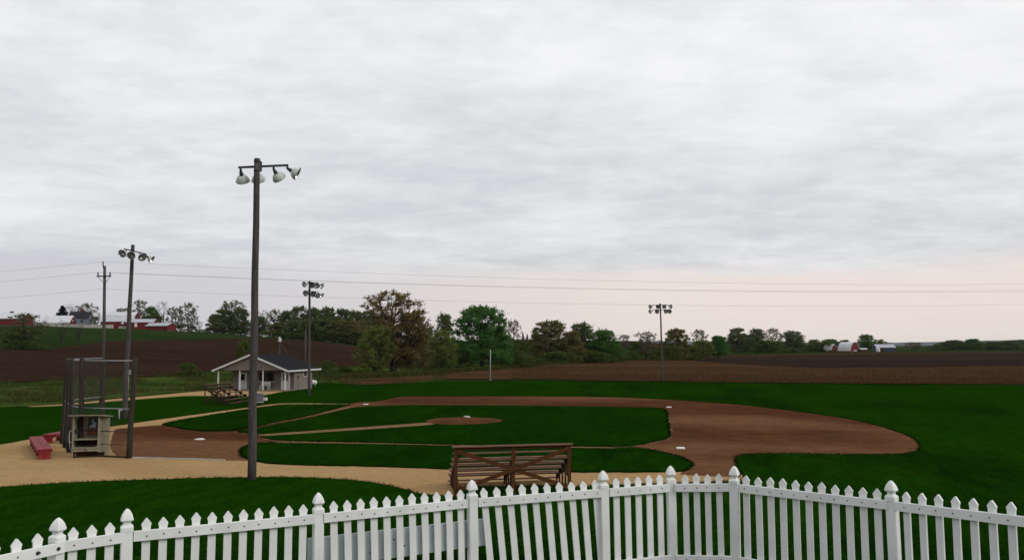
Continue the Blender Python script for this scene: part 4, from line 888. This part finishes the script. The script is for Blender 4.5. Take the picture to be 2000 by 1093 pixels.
# ------------------------------------------------------------------ red benches
def red_bench(label, loc, rz, L):
    t = thing('bench', label, 'bench', (*loc, 0), rz, 'red benches beside the backstop'); n_ = max(2, round(L / 1.6))
    for k in range(2): b = MB(); b.box((L / 2, (-.16, .16)[k], .47), (L, .305, .045)); b.build('seat_plank', 'red_paint', t)
    for k in range(2): b = MB(); b.box((L / 2, (-.29, .29)[k], .38), (L - .06, .035, .13)); b.build('apron', 'red_paint', t)
    for k in range(n_ + 1):
        xk = .06 + (L - .12) * k / n_; b = MB(); b.box((xk, 0, .2175), (.06, .50, .435)); b.build('leg', 'red_paint', t)
    for k in range(1, n_): b = MB(); b.box((L * k / n_, 0, .494), (.02, .62, .006)); b.build('seam', 'dark_wood', t)
red_bench('longer red plank bench left of the backstop, pointing away from the viewer', (-2.72, -8.40), math.atan2(4.75, -4.68), 6.6)
red_bench('shorter red bench half hidden behind the left backstop posts', (-7.38, -2.80), 1.72, 2.5)

# ------------------------------------------------------------------ bleachers
def bleacher(name, label, loc, rz, pm, fm):
    t = thing('bleacher', label, 'bleachers', (*loc, 0), rz, 'wooden bleachers beside the foul lines'); L = 4.27
    RUN = .50
    seats = [(.02 + RUN * k, 1.46 - .258 * k) for k in range(5)]
    for (yy, zz_) in seats:
        b = MB(); b.box((L / 2, yy + .13, zz_), (L + .06, .20, .042)); b.build('seat_plank', pm, t)
        b = MB(); b.box((L / 2, yy + .42, max(.05, zz_ - .30)), (L + .04, .19, .042)); b.build('foot_plank', pm, t)
    b = MB(); b.box((L / 2, -.10, 1.735), (L + .16, .17, .045)); b.build('back_rail', pm, t)
    b = MB(); b.box((L / 2, -.055, 1.655), (L + .04, .03, .11)); b.build('back_board', fm, t)
    for xk in (.05, L / 2, L - .05):
        b = MB(); b.beam((xk, -.09, 0), (xk, -.09, 1.712), .13, .045, (0, 1, 0)); b.build('rear_post', fm, t)
        b = MB(); b.beam((xk + .08, 0.0, 1.36), (xk + .08, 2.30, .15), .045, .14); b.build('stringer', fm, t)
        for k in (1, 2, 3, 4):
            yy, zz_ = seats[k]; b = MB(); b.box((xk + .02, yy + .10, (zz_ - .022) / 2), (.045, .10, zz_ - .022)); b.build('riser_post', 'dark_wood', t)
        for k in range(5):
            yy, zz_ = seats[k]; b = MB(); b.box((xk + .125, yy + .16, zz_ - .09), (.04, .32, .13)); b.build('cleat', 'dark_wood', t)
        b = MB(); b.beam((xk + .125, -.05, .25), (xk + .125, 1.35, .72), .04, .10); b.build('brace', fm, t)
    for a_, c_ in ((.08, L - .10), (L - .08, .10)):
        b = MB(); yb = -.135 if a_ < 1 else -.180
        b.beam((a_, yb, 1.60), (c_, yb, .16), .14, .04, (0, 0, 1)) if False else b.prism([(0, -.075), (1, -.075), (1, .075), (0, .075)], (a_, yb, 1.58), (c_ - a_, 0, -1.38), (0, 0, 1), (0, .04, 0))
        b.build('cross_brace', fm, t)
    return t
x0, y0 = K['bl_l']; x1, y1 = K['bl_r']
bleacher('bleacher', 'brown wooden bleachers seen from behind with X brace, just past the picket fence', (x0, y0 + .1), math.atan2(y1 - y0, x1 - x0), 'plank_wood', 'stained_wood')
fb = bleacher('bleacher', 'small wooden bleachers on the grass in front of the hut, seen from the side', (-15.0, 30.0), -math.pi / 2 - .03, 'old_plank', 'dark_wood')
fb.scale = (1, 1, 1.06)

# ------------------------------------------------------------------ concession hut
hut = thing('concession_hut', 'beige one storey hut with dark gable roof and white posted porch', 'building', (-17.5, 47.0, 0), math.radians(-2))
def hb(name, c, s, mt, par=None, rot=0): b = MB(); b.box(c, s, rot); return b.build(name, mt, par or hut)
HW, HD, EV, RG, PO = 9.3, 8.4, 2.5, 4.42, 2.1          # width, roof depth, eave, ridge, porch depth
hb('porch_slab', (-HW / 2, 1.15, .05), (HW + .2, 2.5, .10), 'porch_slab')
for xk in (-HW + .15, -HW * .667, -HW * .333, -.15): hb('porch_post', (xk, .1, 1.29), (.13, .13, 2.38), 'white_trim')
wl = .9
def siding(name, x0, y0, x1, y1, z0, z1):
    """lapped boards, one strip each"""
    b = MB(); n_ = int((z1 - z0) / .16); d = Vector((x1 - x0, y1 - y0, 0)); nn = Vector((d.y, -d.x, 0)).normalized()
    for k in range(n_):
        za, zb = z0 + (z1 - z0) * k / n_, z0 + (z1 - z0) * (k + 1) / n_
        p, q_ = Vector((x0, y0, 0)), Vector((x1, y1, 0))
        b.add([p + nn * .022 + Vector((0, 0, za)), q_ + nn * .022 + Vector((0, 0, za)), q_ + Vector((0, 0, zb)), p + Vector((0, 0, zb)), p + Vector((0, 0, za)), q_ + Vector((0, 0, za))], [(0, 1, 2, 3), (4, 5, 1, 0)])
    return b.build(name, 'siding', hut)
siding('wall', -HW + wl, PO, -.05, PO, .1, EV)
siding('wall', -.05, PO, -.05, 7.0, .0, EV)
siding('wall', -.05, 7.0, -HW + wl, 7.0, .0, EV)
siding('wall', -HW + wl, 7.0, -HW + wl, PO, .0, EV)
hb('corner_board', (-.03, PO - .03, EV / 2 + .03), (.10, .10, EV - .1), 'siding')
b = MB(); b.prism([(-HW - .05, EV), (.05, EV), (-HW / 2, RG - .10)], (0, -.03, 0), (1, 0, 0), (0, 0, 1), (0, .12, 0)); b.build('gable', 'siding', hut)
b = MB(); b.prism([(-HW - .05, EV), (.05, EV), (-HW / 2, RG - .10)], (0, HD - .5, 0), (1, 0, 0), (0, 0, 1), (0, .12, 0)); b.build('gable', 'siding', hut)
b = MB(); b.box((-HW / 2, PO / 2 + .1, EV + .03), (HW - .3, PO - .2, .05)); b.build('porch_ceiling', 'siding', hut)
sl = (RG - EV) / (HW / 2 + .35)
for sg in (-1, 1):
    xe = -HW / 2 + sg * (HW / 2 + .42); ze = EV - .02
    b = MB(); b.add([(-HW / 2, -.35, RG), (xe, -.35, ze), (xe, HD + .2, ze), (-HW / 2, HD + .2, RG), (-HW / 2, -.35, RG - .1), (xe, -.35, ze - .1), (xe, HD + .2, ze - .1), (-HW / 2, HD + .2, RG - .1)],
        [(0, 1, 2, 3) if sg < 0 else (3, 2, 1, 0), (4, 7, 6, 5) if sg < 0 else (5, 6, 7, 4), (0, 4, 5, 1), (1, 5, 6, 2), (2, 6, 7, 3)]); rf = b.build('roof', 'shingle', hut)
    b = MB(); b.beam((-HW / 2, -.38, RG - .06), (xe, -.38, ze - .06), .05, .21); b.build('barge_board', 'white_trim', rf)
    b = MB(); b.beam((xe + sg * .03, -.40, ze - .07), (xe + sg * .03, HD + .2, ze - .07), .05, .17); b.build('fascia', 'white_trim', rf)
def hdoor(x):
    d = hb('door', (x, PO - .05, 1.12), (.92, .06, 2.04), 'door_paint')
    hb('frame', (x - .52, PO - .05, 1.15), (.10, .09, 2.14), 'white_trim', d); hb('frame', (x + .52, PO - .05, 1.15), (.10, .09, 2.14), 'white_trim', d)
    hb('glass', (x, PO - .085, 1.58), (.58, .02, .78), 'dark_glass', d); hb('handle', (x + .36, PO - .10, 1.08), (.05, .06, .10), 'dark_steel', d)
hdoor(-6.98); hdoor(-1.15)
wd = hb('window', (-3.72, PO - .04, 1.62), (1.9, .06, 1.02), 'dark_glass')
for dz in (-.55, .55): hb('frame', (-3.72, PO - .06, 1.62 + dz), (2.1, .09, .08), 'siding', wd)
for dx in (-1.0, 0, 1.0): hb('frame', (-3.72 + dx, PO - .06, 1.62), (.08, .09, 1.02), 'siding', wd)
hb('sill', (-3.72, PO - .1, 1.03), (2.2, .16, .05), 'white_trim', wd)
wd = hb('window', (-.035, 5.0, 1.92), (.05, .85, .58), 'dark_glass')
for dy in (-.44, .44): hb('frame', (-.02, 5.0 + dy, 1.92), (.09, .07, .66), 'white_trim', wd)
for dz in (-.31, .31): hb('frame', (-.02, 5.0, 1.92 + dz), (.09, .92, .06), 'white_trim', wd)
hb('meter_box', (.06, 3.1, 1.62), (.16, .2, .34), 'grey_box')
b = MB(); b.tube([(.05, 3.1, 1.45), (.05, 3.1, .05)], .025, 6); b.build('conduit', 'grey_box', hut)
# porch bench
t = thing('bench', 'white porch bench against the hut wall below the window', 'bench', (-21.55, 48.55, .10), math.radians(-2))
for k in range(3): b = MB(); b.box((.62, -.35 + .15 * k, .44), (1.25, .13, .04)); b.build('seat_slat', 'white_trim', t)
for k in range(3): b = MB(); b.box((.62, .08 + .02 * k, .60 + .15 * k), (1.25, .03, .135)); b.build('back_slat', 'white_trim', t)
for xk in (.08, 1.16):
    b = MB(); b.box((xk, -.36, .21), (.07, .07, .42)); b.build('leg', 'white_trim', t)
    b = MB(); b.box((xk, .13, .48), (.07, .06, .96)); b.build('leg', 'white_trim', t)
# gas tank and pipe beside the hut
tx, ty = -19.3, 57.6
t = thing('gas_tank', 'white rounded gas tank at the back corner of the hut', 'gas tank', (tx, ty, 0), .2)
t.scale = (.65, .65, .75)
b = MB(); b.lathe((0, 0, .72), (1, .25, 0), [(.01, 0), (.22, .05), (.36, .16), (.40, .34), (.40, 1.2), (.36, 1.38), (.22, 1.49), (.01, 1.54)], 18); b.build('tank', 'white_trim', t)
for s_ in (.4, 1.15): b = MB(); b.box((s_, s_ * .25, .18), (.10, .5, .36), .25); b.build('foot', 'concrete', t)
b = MB(); b.lathe((.75, .19, 1.08), (0, 0, 1), [(.13, 0), (.13, .12), (.05, .17), (.005, .175)], 12); b.build('dome', 'white_trim', t)
# cabinet at the end of the bleachers
x, y = K['box']
t = thing('utility_cabinet', 'small grey cabinet right of the near lamp pole on the grass before the hut', 'cabinet', (x - .1, y, 0), .3)
b = MB(); b.box((0, 0, .46), (.62, .45, .80)); b.build('housing', 'grey_box', t)
b = MB(); b.box((0, 0, .885), (.70, .52, .05)); b.build('lid', 'galvanised', t)
b = MB(); b.box((0, 0, .03), (.72, .55, .06)); b.build('footing', 'concrete', t)
b = MB(); b.box((0, -.235, .46), (.5, .02, .66)); b.build('door', 'grey_box', t)
b = MB(); b.box((0, 0, .12), (.5, .3, .24)); b.box((.05, -.05, .26), (.42, .24, .05)); o = b.build('valve_box', 'white_trim'); x, y = K['faucet']; o.location = (x, y, 0)
tag(o, 'little white box on the grass right of the grey cabinet', 'box')

# ------------------------------------------------------------------ farm buildings
def farm(name, label, lf_, rz, L, Wd, ev, rg, wall='barn_red', roof='barn_roof', style='gable', bits=(), group=None, cat='barn', skirt=None):
    """ridge along local x (0..L), front wall facing local -y"""
    x, y = gp(*lf_); z = min(terrain(x, y), terrain(*gp(lf_[0] + L * .5, lf_[1]))) - .1
    t = thing(name, label, cat, (x, y, z), math.atan2(RX[1], RX[0]) + rz, group)
    if style == 'gambrel': prof = [(0, ev), (Wd * .14, ev + (rg - ev) * .62), (Wd * .5, rg), (Wd * .86, ev + (rg - ev) * .62), (Wd, ev)]
    elif style == 'arch': prof = [(Wd / 2 - Wd / 2 * math.cos(math.pi * k / 12), ev + (rg - ev) * math.sin(math.pi * k / 12)) for k in range(13)]
    else: prof = [(0, ev), (Wd / 2, rg), (Wd, ev)]
    b = MB(); b.prism([(0, 0)] + prof + [(Wd, 0)], (0, 0, 0), (0, 1, 0), (0, 0, 1), (L, 0, 0)); b.build('wall', wall, t)
    o_ = .45; b = MB(); ext = list(prof)
    if style != 'arch':
        d0 = Vector((prof[0][0] - prof[1][0], prof[0][1] - prof[1][1])).normalized() * .5
        ext = [(prof[0][0] + d0.x, prof[0][1] + d0.y)] + prof[1:-1] + [(prof[-1][0] - d0.x, prof[-1][1] + d0.y)]
    vs = [(x_, p[0], p[1] + dz) for x_ in (-o_, L + o_) for dz in (.04, .2) for p in ext]; n_ = len(ext); fs = []
    for k in range(n_ - 1): fs += [(n_ + k, n_ + k + 1, 3 * n_ + k + 1, 3 * n_ + k), (k, 2 * n_ + k, 2 * n_ + k + 1, k + 1), (k, k + 1, n_ + k + 1, n_ + k), (2 * n_ + k, 3 * n_ + k, 3 * n_ + k + 1, 2 * n_ + k + 1)]
    fs += [(0, n_, 3 * n_, 2 * n_), (n_ - 1, 3 * n_ - 1, 4 * n_ - 1, 2 * n_ - 1)]
    b.add(vs, fs); b.build('roof', roof, t)
    for nm, c, s, mt in bits: b = MB(); b.box(c, s); b.build(nm, mt, t)
    return t
def door_bit(x, w_, h_, mt='white_trim', y=-.06, z0=0.0): return ('door', (x, y, z0 + h_ / 2), (w_, .12, h_), mt)
def win_bit(x, z, w_=1.0, h_=1.0, mt='white_trim', y=-.06): return ('window', (x, y, z), (w_, .12, h_), mt)
farm('gambrel_barn', 'big red gambrel barn with pale roof on the hilltop', (-216.5, 412), .10, 16.5, 10.0, 4.3, 9.0, style='gambrel',
     bits=[win_bit(11.2, 3.2, 1.3, 1.2), door_bit(14.3, 1.3, 3.2, z0=.4), ('lean_to', (12.8, -1.2, .7), (5.4, 2.2, 1.4), 'concrete'), ('window', (16.56, 5, 5.6), (.1, 1.2, 1.3), 'dark_glass')])
farm('red_shed', 'red shed with grey roof joined to the right of the gambrel barn', (-200.3, 407), .16, 13.0, 7.5, 3.9, 5.5, roof='roof_grey',
     bits=[win_bit(4.6, 2.6, 1.3, 2.3), door_bit(11.2, .8, 3.6), door_bit(12.5, .5, 3.6)])
farm('red_shed', 'low red shed with a weathered grey roof, last in the row of red barns', (-185.5, 397), -.25, 12.5, 7.0, 2.3, 3.7, roof='roof_grey', bits=[door_bit(3, 2.2, 1.9, 'barn_red', -.08)])
farm('white_roof_shed', 'open red shed with bright white roof left of the farmhouse', (-241.5, 402), .12, 13.2, 9.0, 2.6, 6.2,
     bits=[('opening_shade', (6, -.07, 1.2), (11, .1, 1.6), 'dark_wood'), ('window', (13.25, 4.5, 3.7), (.1, .7, .9), 'white_trim')])  # dark slab on the front wall stands for the shaded interior
farm('farm_house', 'dark roofed grey blue farmhouse between spruce and bare tree', (-240, 424), .25, 9.5, 8.5, 6.0, 9.4, 'house_wall', 'house_roof',
     bits=[win_bit(2.5, 4.4, .9, 1.4, 'dark_glass'), win_bit(6.5, 4.4, .9, 1.4, 'dark_glass'), ('chimney', (5, 4.2, 9.8), (.8, .8, 1.6), 'barn_red')], cat='house')
farm('long_barn', 'long red barn with white doors and pale roof at the left edge', (-282, 404), .05, 28, 11, 4.3, 7.4,
     bits=[door_bit(9.5, .5, 3.8), door_bit(10.9, .5, 3.8), door_bit(12.2, .7, 3.8), ('vent', (20, 5.5, 7.7), (1.6, .9, .9), 'dark_steel')])
x, y = gp(-236, 386)
t = thing('feed_wall', 'low pale concrete wall below the barns along the hilltop', 'wall', (x, y, terrain(x, y) - .05), math.atan2(RX[1], RX[0]))
for k in range(9): b = MB(); z_ = terrain(*gp(-236 + 4.4 * k, 386)) - terrain(x, y); b.box((2.2 + 4.4 * k, 0, z_ + .75), (4.34, .3, 1.9)); b.build('panel', 'concrete', t)
farm('arched_barn', 'red arched barn with a curved white roof, largest of the small farm at right', (221.5, 534), -1.01, 9.0, 9.6, .9, 6.7, style='arch', bits=[('door', (9.06, 4.8, 1.6), (.1, 2.6, 3.0), 'barn_red'), ('window', (9.06, 4.8, 4.9), (.1, 1.2, .9), 'barn_red')])
farm('arched_barn', 'smaller arched barn with white cupola left of the red arched barn', (216.3, 546), -1.0, 6.0, 6.2, 1.2, 4.9, style='arch', bits=[('cupola', (3.6, 3.1, 5.3), (4.6, 1.0, .8), 'barn_roof'), ('window', (3, -.06, .8), (1.6, .1, .7), 'white_trim'), ('door', (6.06, 3.0, 1.0), (.1, 1.8, 1.9), 'dark_wood')])
farm('small_shed', 'tiny dark shed with white roof right of the red arched barn', (233.5, 527), 0, 4.2, 3.0, 2.1, 2.6, 'dark_wood', bits=[('door', (2, -.05, .9), (1.6, .08, 1.7), 'barn_red')], cat='shed')
farm('blue_shed', 'long blue grey metal shed with pale roof at the right of the small farm', (250, 539), -.12, 12.0, 8.0, 3.2, 5.2, 'blue_steel', 'roof_grey', bits=[door_bit(3.2, 3, 2.6, 'dark_wood')], cat='shed')
x, y = gp(247.5, 532)
t = thing('grain_bin', 'small white round bin at the left end of the blue shed', 'bin', (x, y, terrain(x, y) - .1))
b = MB(); b.lathe((0, 0, 0), (0, 0, 1), [(1.25, 0), (1.3, 2.4)], 16); b.build('wall', 'white_trim', t)
b = MB(); b.lathe((0, 0, 2.4), (0, 0, 1), [(1.38, -.02), (.4, .75), (.02, .85)], 16); b.build('roof', 'barn_roof', t)
x, y = gp(230.3, 529)
t = thing('stock_trailer', 'low white trailer between the red arched barn and the tiny shed', 'trailer', (x, y, terrain(x, y)), .17)
b = MB(); b.box((0, 0, .95), (2.9, 1.6, .9)); b.build('body', 'white_trim', t)
for s_ in (-.5, .5): b = MB(); b.lathe((s_, -.82, .38), (0, -1, 0), [(.01, 0), (.38, 0), (.38, .2), (.01, .22)], 12); b.build('wheel', 'dark_steel', t)

# ------------------------------------------------------------------ trees
class Tree:
    """trunk, a few limbs, and leaf clumps with twigs spread through an uneven crown; unit height and width"""
    def __init__(self, seed): self.r = random.Random(seed); self.w = MB(); self.l = MB(); self.seed = seed
    def rv(self):
        while True:
            v = Vector((self.r.uniform(-1, 1), self.r.uniform(-1, 1), self.r.uniform(-1, 1)))
            if .05 < v.length < 1: return v
    def leaf(self, p, s):
        n = self.rv().normalized(); a = n.cross(self.rv()).normalized(); b = n.cross(a)
        s *= self.r.uniform(.6, 1.3)
        self.l.add([p - a * s * .5, p + b * s * .36, p + a * s * .6, p - b * s * .36], [(0, 1, 2, 3)])
    def twig(self, p, q_, r0, n=4):
        m_ = p.lerp(q_, .5) + self.rv() * (q_ - p).length * .10
        self.w.tube([p, m_, q_], [r0, r0 * .75, r0 * .4], n, cap=False)
    def grow(self, o):
        r = self.r; h0, asp = o['h0'], o['asp']                      # asp = width / height, so that clumps stay round
        def env(h):
            t = (h - h0) / (1 - h0)
            if o['shape'] == 'dome': e = math.sqrt(max(0, 1 - t ** 2.2)) * (.80 + .20 * min(1, t * 4))
            elif o['shape'] == 'vase': e = (.35 + .65 * min(1, t / .55)) * math.sqrt(max(0, 1 - max(0, (t - .55) / .45) ** 2.4))
            else: e = math.sqrt(max(0, 1 - abs((t - .45) / .55) ** 2.2))
            return e
        sx = .45 * asp
        lob = [(r.uniform(0, 6.28), r.uniform(.15, .9), r.uniform(.10, .30)) for _ in range(5)]
        cl = []
        tries = 0
        while len(cl) < o['clumps'] and tries < 6000:
            tries += 1
            h = h0 + (1 - h0) * r.uniform(.02, .97); a = r.uniform(0, 6.28); rad = r.random() ** .45
            k_ = 1.0
            for la, lh, ls in lob: k_ -= ls * max(0, math.cos(a - la)) ** 2 * max(0, 1 - abs(h - lh) / .3)
            e = env(h) * k_ * (1 + .18 * noise.noise(Vector((math.cos(a) * 1.5, math.sin(a) * 1.5, h * 3 + self.seed))))
            p = Vector((math.cos(a) * rad * e * sx, math.sin(a) * rad * e * sx, h - o['cs'] * .6 * (h > .9)))
            if any((p - c).length < o['gap'] for c in cl): continue
            cl.append(p)
        ht = h0 + (1 - h0) * o['leader']; tr = [Vector((0, 0, -.02))]; bx, by = r.uniform(-.03, .03), r.uniform(-.03, .03)
        for k in range(1, 7): t = k / 6; tr.append(Vector((bx * math.sin(t * 2.6), by * math.sin(t * 2.1), ht * t)))
        self.w.tube(tr, [o['rad'] * (1.35 if k == 0 else 1 - .85 * (k / 6) ** 1.3) for k in range(7)], 8, cap=False)
        def on_trunk(z): i = min(5, int(max(0, z) / ht * 6)); f_ = max(0, z) / ht * 6 - i; return tr[i].lerp(tr[i + 1], min(1, f_))
        nodes = []
        for k in range(o['limbs']):
            a = 6.28 * k / o['limbs'] + r.uniform(-.4, .4); h1 = h0 + (1 - h0) * r.uniform(.3, .85); st = on_trunk(min(ht * .96, max(h0 * .65, h1 - r.uniform(.2, .45)) * r.uniform(.75, 1)))
            en = Vector((math.cos(a) * env(h1) * sx * .62, math.sin(a) * env(h1) * sx * .62, h1)); md = st.lerp(en, .5) + Vector((math.cos(a), math.sin(a), -.3)) * .03
            p2 = [st, st.lerp(md, .5) + self.rv() * .008, md, md.lerp(en, .5) + self.rv() * .012, en]
            self.w.tube(p2, [o['rad'] * .5 * (1 - .17 * j) for j in range(5)], 6, cap=False); nodes += p2[1:]
        nodes += [on_trunk(ht * k / 10) for k in range(4, 11)]
        for c in cl:
            best = min(nodes, key=lambda q_: (q_ - c).length + (.5 if q_.z > c.z else 0))
            self.twig(best, c, o['rad'] * .16)
            cs = o['cs'] * r.uniform(.7, 1.25); tw = []
            for _ in range(o['twigs']):
                d = (self.rv().normalized() + (c - Vector((0, 0, h0 + .25))).normalized() * .5 + Vector((0, 0, .25))).normalized(); e_ = c + d * cs * r.uniform(.8, 1.7); self.twig(c, e_, o['rad'] * .07, 3); tw.append(e_)
            for _ in range(int(o['leaves'] * r.uniform(.6, 1.3))):
                if tw and r.random() < o['feather']: p = c.lerp(r.choice(tw), r.uniform(.2, 1.05)) + self.rv() * cs * .28
                else: p = c + Vector((r.gauss(0, 1), r.gauss(0, 1), r.gauss(0, .75))) * cs * .62
                self.leaf(p, o['size'])
        for b in (self.l, self.w): b.v = [(x / asp, y / asp, z) for x, y, z in b.v]
        return self
    def spruce(self):
        self.w.tube([(0, 0, -.02), (0, 0, .98)], [.022, .003], 6, cap=False)
        for k in range(34):
            z = .06 + .92 * k / 34; R0 = .48 * (1 - z) ** .85 + .02
            for j in range(9):
                a = self.r.uniform(0, 6.28); R1 = R0 * self.r.uniform(.7, 1.1); tip = Vector((math.cos(a) * R1, math.sin(a) * R1, z - R1 * .35)); b0 = Vector((0, 0, z))
                self.w.tube([b0, tip], [.004, .001], 3, cap=False)
                for q_ in range(11): self.leaf(b0.lerp(tip, self.r.uniform(.15, 1)) + self.rv() * .018, .05)
        return self
    def finish(self, leaf, bark): return self.w.mesh('trunk', bark), (self.l.mesh('crown', leaf) if self.l.v else None)
O = dict(h0=.18, asp=.9, shape='round', clumps=90, gap=.05, cs=.052, twigs=5, leaves=75, feather=.55, size=.022, rad=.026, limbs=7, leader=.75)
PROTO = {}
def hash_seed(kind, s): return sum(ord(c) * (i + 3) for i, c in enumerate(kind)) * 7 + s * 131
def proto(kind, leaf, bark, variants, **kw):
    o = dict(O); o.update(kw); PROTO[kind] = []
    for s in range(variants): PROTO[kind].append(Tree(hash_seed(kind, s)).grow(o).finish(leaf, bark))
proto('maple', 'leaf_maple', 'bark', 1, h0=.16, asp=.88, shape='round', clumps=200, gap=.038, cs=.042, leaves=95, size=.0150, twigs=7, feather=.75, rad=.034, limbs=9)
proto('dense', 'leaf_green', 'bark', 3, h0=.10, asp=1.0, shape='dome', clumps=170, gap=.045, leaves=150, cs=.060, size=.024, feather=.45)
proto('olive', 'leaf_olive', 'bark', 2, h0=.12, asp=.8, clumps=120, gap=.045, leaves=120, feather=.6, size=.024)
proto('olive2', 'leaf_brown', 'bark', 2, h0=.08, asp=.95, shape='dome', clumps=150, gap=.045, leaves=150, feather=.55, size=.024)
proto('wood', 'leaf_wood', 'bark', 3, h0=.02, asp=.85, shape='dome', clumps=130, leaves=130, feather=.6, cs=.062, size=.028)
proto('budding', 'leaf_bud', 'bark_pale', 3, h0=.16, asp=.75, shape='round', clumps=105, leaves=75, feather=.8, twigs=7, size=.021, rad=.020, cs=.055)
proto('sparse', 'leaf_bud', 'bark_pale', 2, h0=.36, asp=.7, shape='vase', clumps=70, leaves=70, feather=.8, twigs=7, size=.021, rad=.020)
proto('bare', 'leaf_bud', 'bark', 2, h0=.22, asp=.65, shape='vase', clumps=55, leaves=5, feather=.9, twigs=9, size=.018, rad=.022, cs=.06)
proto('bush', 'leaf_bush', 'bark', 3, h0=.0, asp=1.3, shape='dome', clumps=60, gap=.08, leaves=95, cs=.10, size=.045, rad=.012, feather=.55, leader=.5)
PROTO['spruce'] = [Tree(5).spruce().finish('leaf_spruce', 'bark')]
trng = random.Random(77); count = {}
for kind, x, y, h, wd_, label, group in TREES:
    k = count.get(kind, 0); count[kind] = k + 1; tr, cr = PROTO[kind][k % len(PROTO[kind])]
    name = {'spruce': 'spruce_tree', 'bush': 'bush', 'maple': 'maple_tree'}.get(kind, 'tree')
    t = thing(name, label, 'bush' if kind == 'bush' else 'tree', (x, y, terrain(x, y)), trng.uniform(0, 6.28) if kind != 'maple' else .9, group)
    t.scale = (wd_ * 1.18, wd_ * 1.18, h * 1.02)
    link('trunk', tr, t)
    if cr: link('crown', cr, t)

# ------------------------------------------------------------------ grass, tufts and stalks too many to count
def blades(name, mt, label, cat, spots, hmin, hmax, wd_, seed, per=1, spread=.05):
    r = random.Random(seed); b = MB(); vs = []; fs = []
    for x, y, z in spots:
        for _ in range(per):
            a = r.uniform(0, 6.28); h_ = r.uniform(hmin, hmax); px_, py_ = x + r.gauss(0, spread), y + r.gauss(0, spread); dx, dy = math.cos(a) * wd_, math.sin(a) * wd_
            tx_, ty_ = r.gauss(0, .45) * h_, r.gauss(0, .45) * h_; i = len(vs)
            vs += [(px_ - dx, py_ - dy, z), (px_ + dx, py_ + dy, z), (px_ + tx_, py_ + ty_, z + h_)]; fs.append((i, i + 1, i + 2))
    b.add(vs, fs); o = b.build(name, mt); tag(o, label, cat, kind='stuff'); return o
grng = random.Random(31)
spots = []
while len(spots) < 150000:
    r = 8 + 22 * grng.random() ** 1.25; s = grng.uniform(-.85, .85); c = math.sqrt(1 + s * s); x, y = gp(r * s / c, r / c)
    if r > 25.5: continue
    spots.append((x, y, terrain(x, y) - .004))
blades('lawn_grass', 'blade', 'short dark green grass on the slope behind the picket fence', 'grass', spots, .025, .06, .007, 3)
spots = []
def inside(p, ring):
    hit_ = False
    for i in range(len(ring)):
        a, b_ = ring[i], ring[i - 1]
        if (a[1] > p[1]) != (b_[1] > p[1]) and p[0] < (b_[0] - a[0]) * (p[1] - a[1]) / (b_[1] - a[1]) + a[0]: hit_ = not hit_
    return hit_
for e_i, (ed, z) in enumerate(zip(EDGES, (.0, .004, .03, .03, .03))):
    for i in range(len(ed)):
        p, q_ = ed[i], ed[(i + 1) % len(ed)]
        if e_i < 2 and inside(p, EDGES[1 - e_i]): continue
        if e_i < 2 and any(inside(p, r_) for r_ in EDGES[2:]): continue
        for _ in range(5): t = grng.random(); spots.append((p[0] + (q_[0] - p[0]) * t, p[1] + (q_[1] - p[1]) * t, z))
blades('edge_grass', 'blade', 'ragged grass fringe along the edges of dirt and gravel', 'grass', spots, .03, .085, .012, 5, 5, .06)
spots = []
for i in range(9000):
    j = grng.randrange(len(MEADOW) - 1); t = grng.random(); a, b_ = MEADOW[j], MEADOW[j + 1]; s = a[0] + (b_[0] - a[0]) * t; r0 = a[1] + (b_[1] - a[1]) * t; r1 = a[2] + (b_[2] - a[2]) * t
    r = r0 + (r1 - r0) * grng.random() ** .9; c = math.sqrt(1 + s * s); x, y = gp(r * s / c, r / c)
    if -29 < x < -15 and 44 < y < 57: continue
    if noise.noise(Vector((x * .12, y * .12, 3))) < -.05: continue
    spots.append((x, y, terrain(x, y)))
blades('meadow_grass', 'tuft', 'rough uncut meadow grass between the hut path and the hill field', 'grass', spots, .15, .65, .05, 7, 7, .35)
spots = []
for i in range(16000):
    j = grng.randrange(17, len(RIGHTFIELD) - 8); t = grng.random(); a, b_ = RIGHTFIELD[j], RIGHTFIELD[j + 1]; s = a[0] + (b_[0] - a[0]) * t; r0 = a[1] + (b_[1] - a[1]) * t
    r = r0 + 60 * grng.random() ** 1.6 + .5; c = math.sqrt(1 + s * s); x, y = gp(r * s / c, r / c); spots.append((x, y, terrain(x, y) + .1))
blades('field_stubble', 'stalk', 'broken dry stalks lying over the near part of the flat plowed field', 'stubble', spots, .06, .28, .03, 8, 3, .5)
spots = []
for rows_, j0, j1 in ((RIGHTFIELD, 0, 30),):
    for i in range(9000):
        j = grng.randrange(j0, j1); t = grng.random(); a, b_ = rows_[j], rows_[j + 1]; s = a[0] + (b_[0] - a[0]) * t; r1 = a[2] + (b_[2] - a[2]) * t
        r = r1 + abs(grng.gauss(0, 4)) * r1 / 150; c = math.sqrt(1 + s * s); x, y = gp(r * s / c, r / c); spots.append((x, y, terrain(x, y)))
blades('hedge_grass', 'tuft', 'tall rough grass along the hedgerow behind the flat field', 'grass', spots, .2, 1.0, .08, 9, 5, .5)

# ------------------------------------------------------------------ the air
mt, k, out_n = new_mat('haze_air')
pv = k.n('ShaderNodeVolumePrincipled'); pv.inputs['Color'].default_value = (.86, .88, .92, 1); pv.inputs['Density'].default_value = 2.2e-5; pv.inputs['Anisotropy'].default_value = .0
k.l(pv.outputs[0], out_n.inputs['Volume'])
b = MB(); b.box((VX, VY, 34.0), (19600, 19600, 84)); hz_o = b.build('haze', 'haze_air'); tag(hz_o, kind='stuff', label='thin pale air haze over the whole farmland', cat='haze')
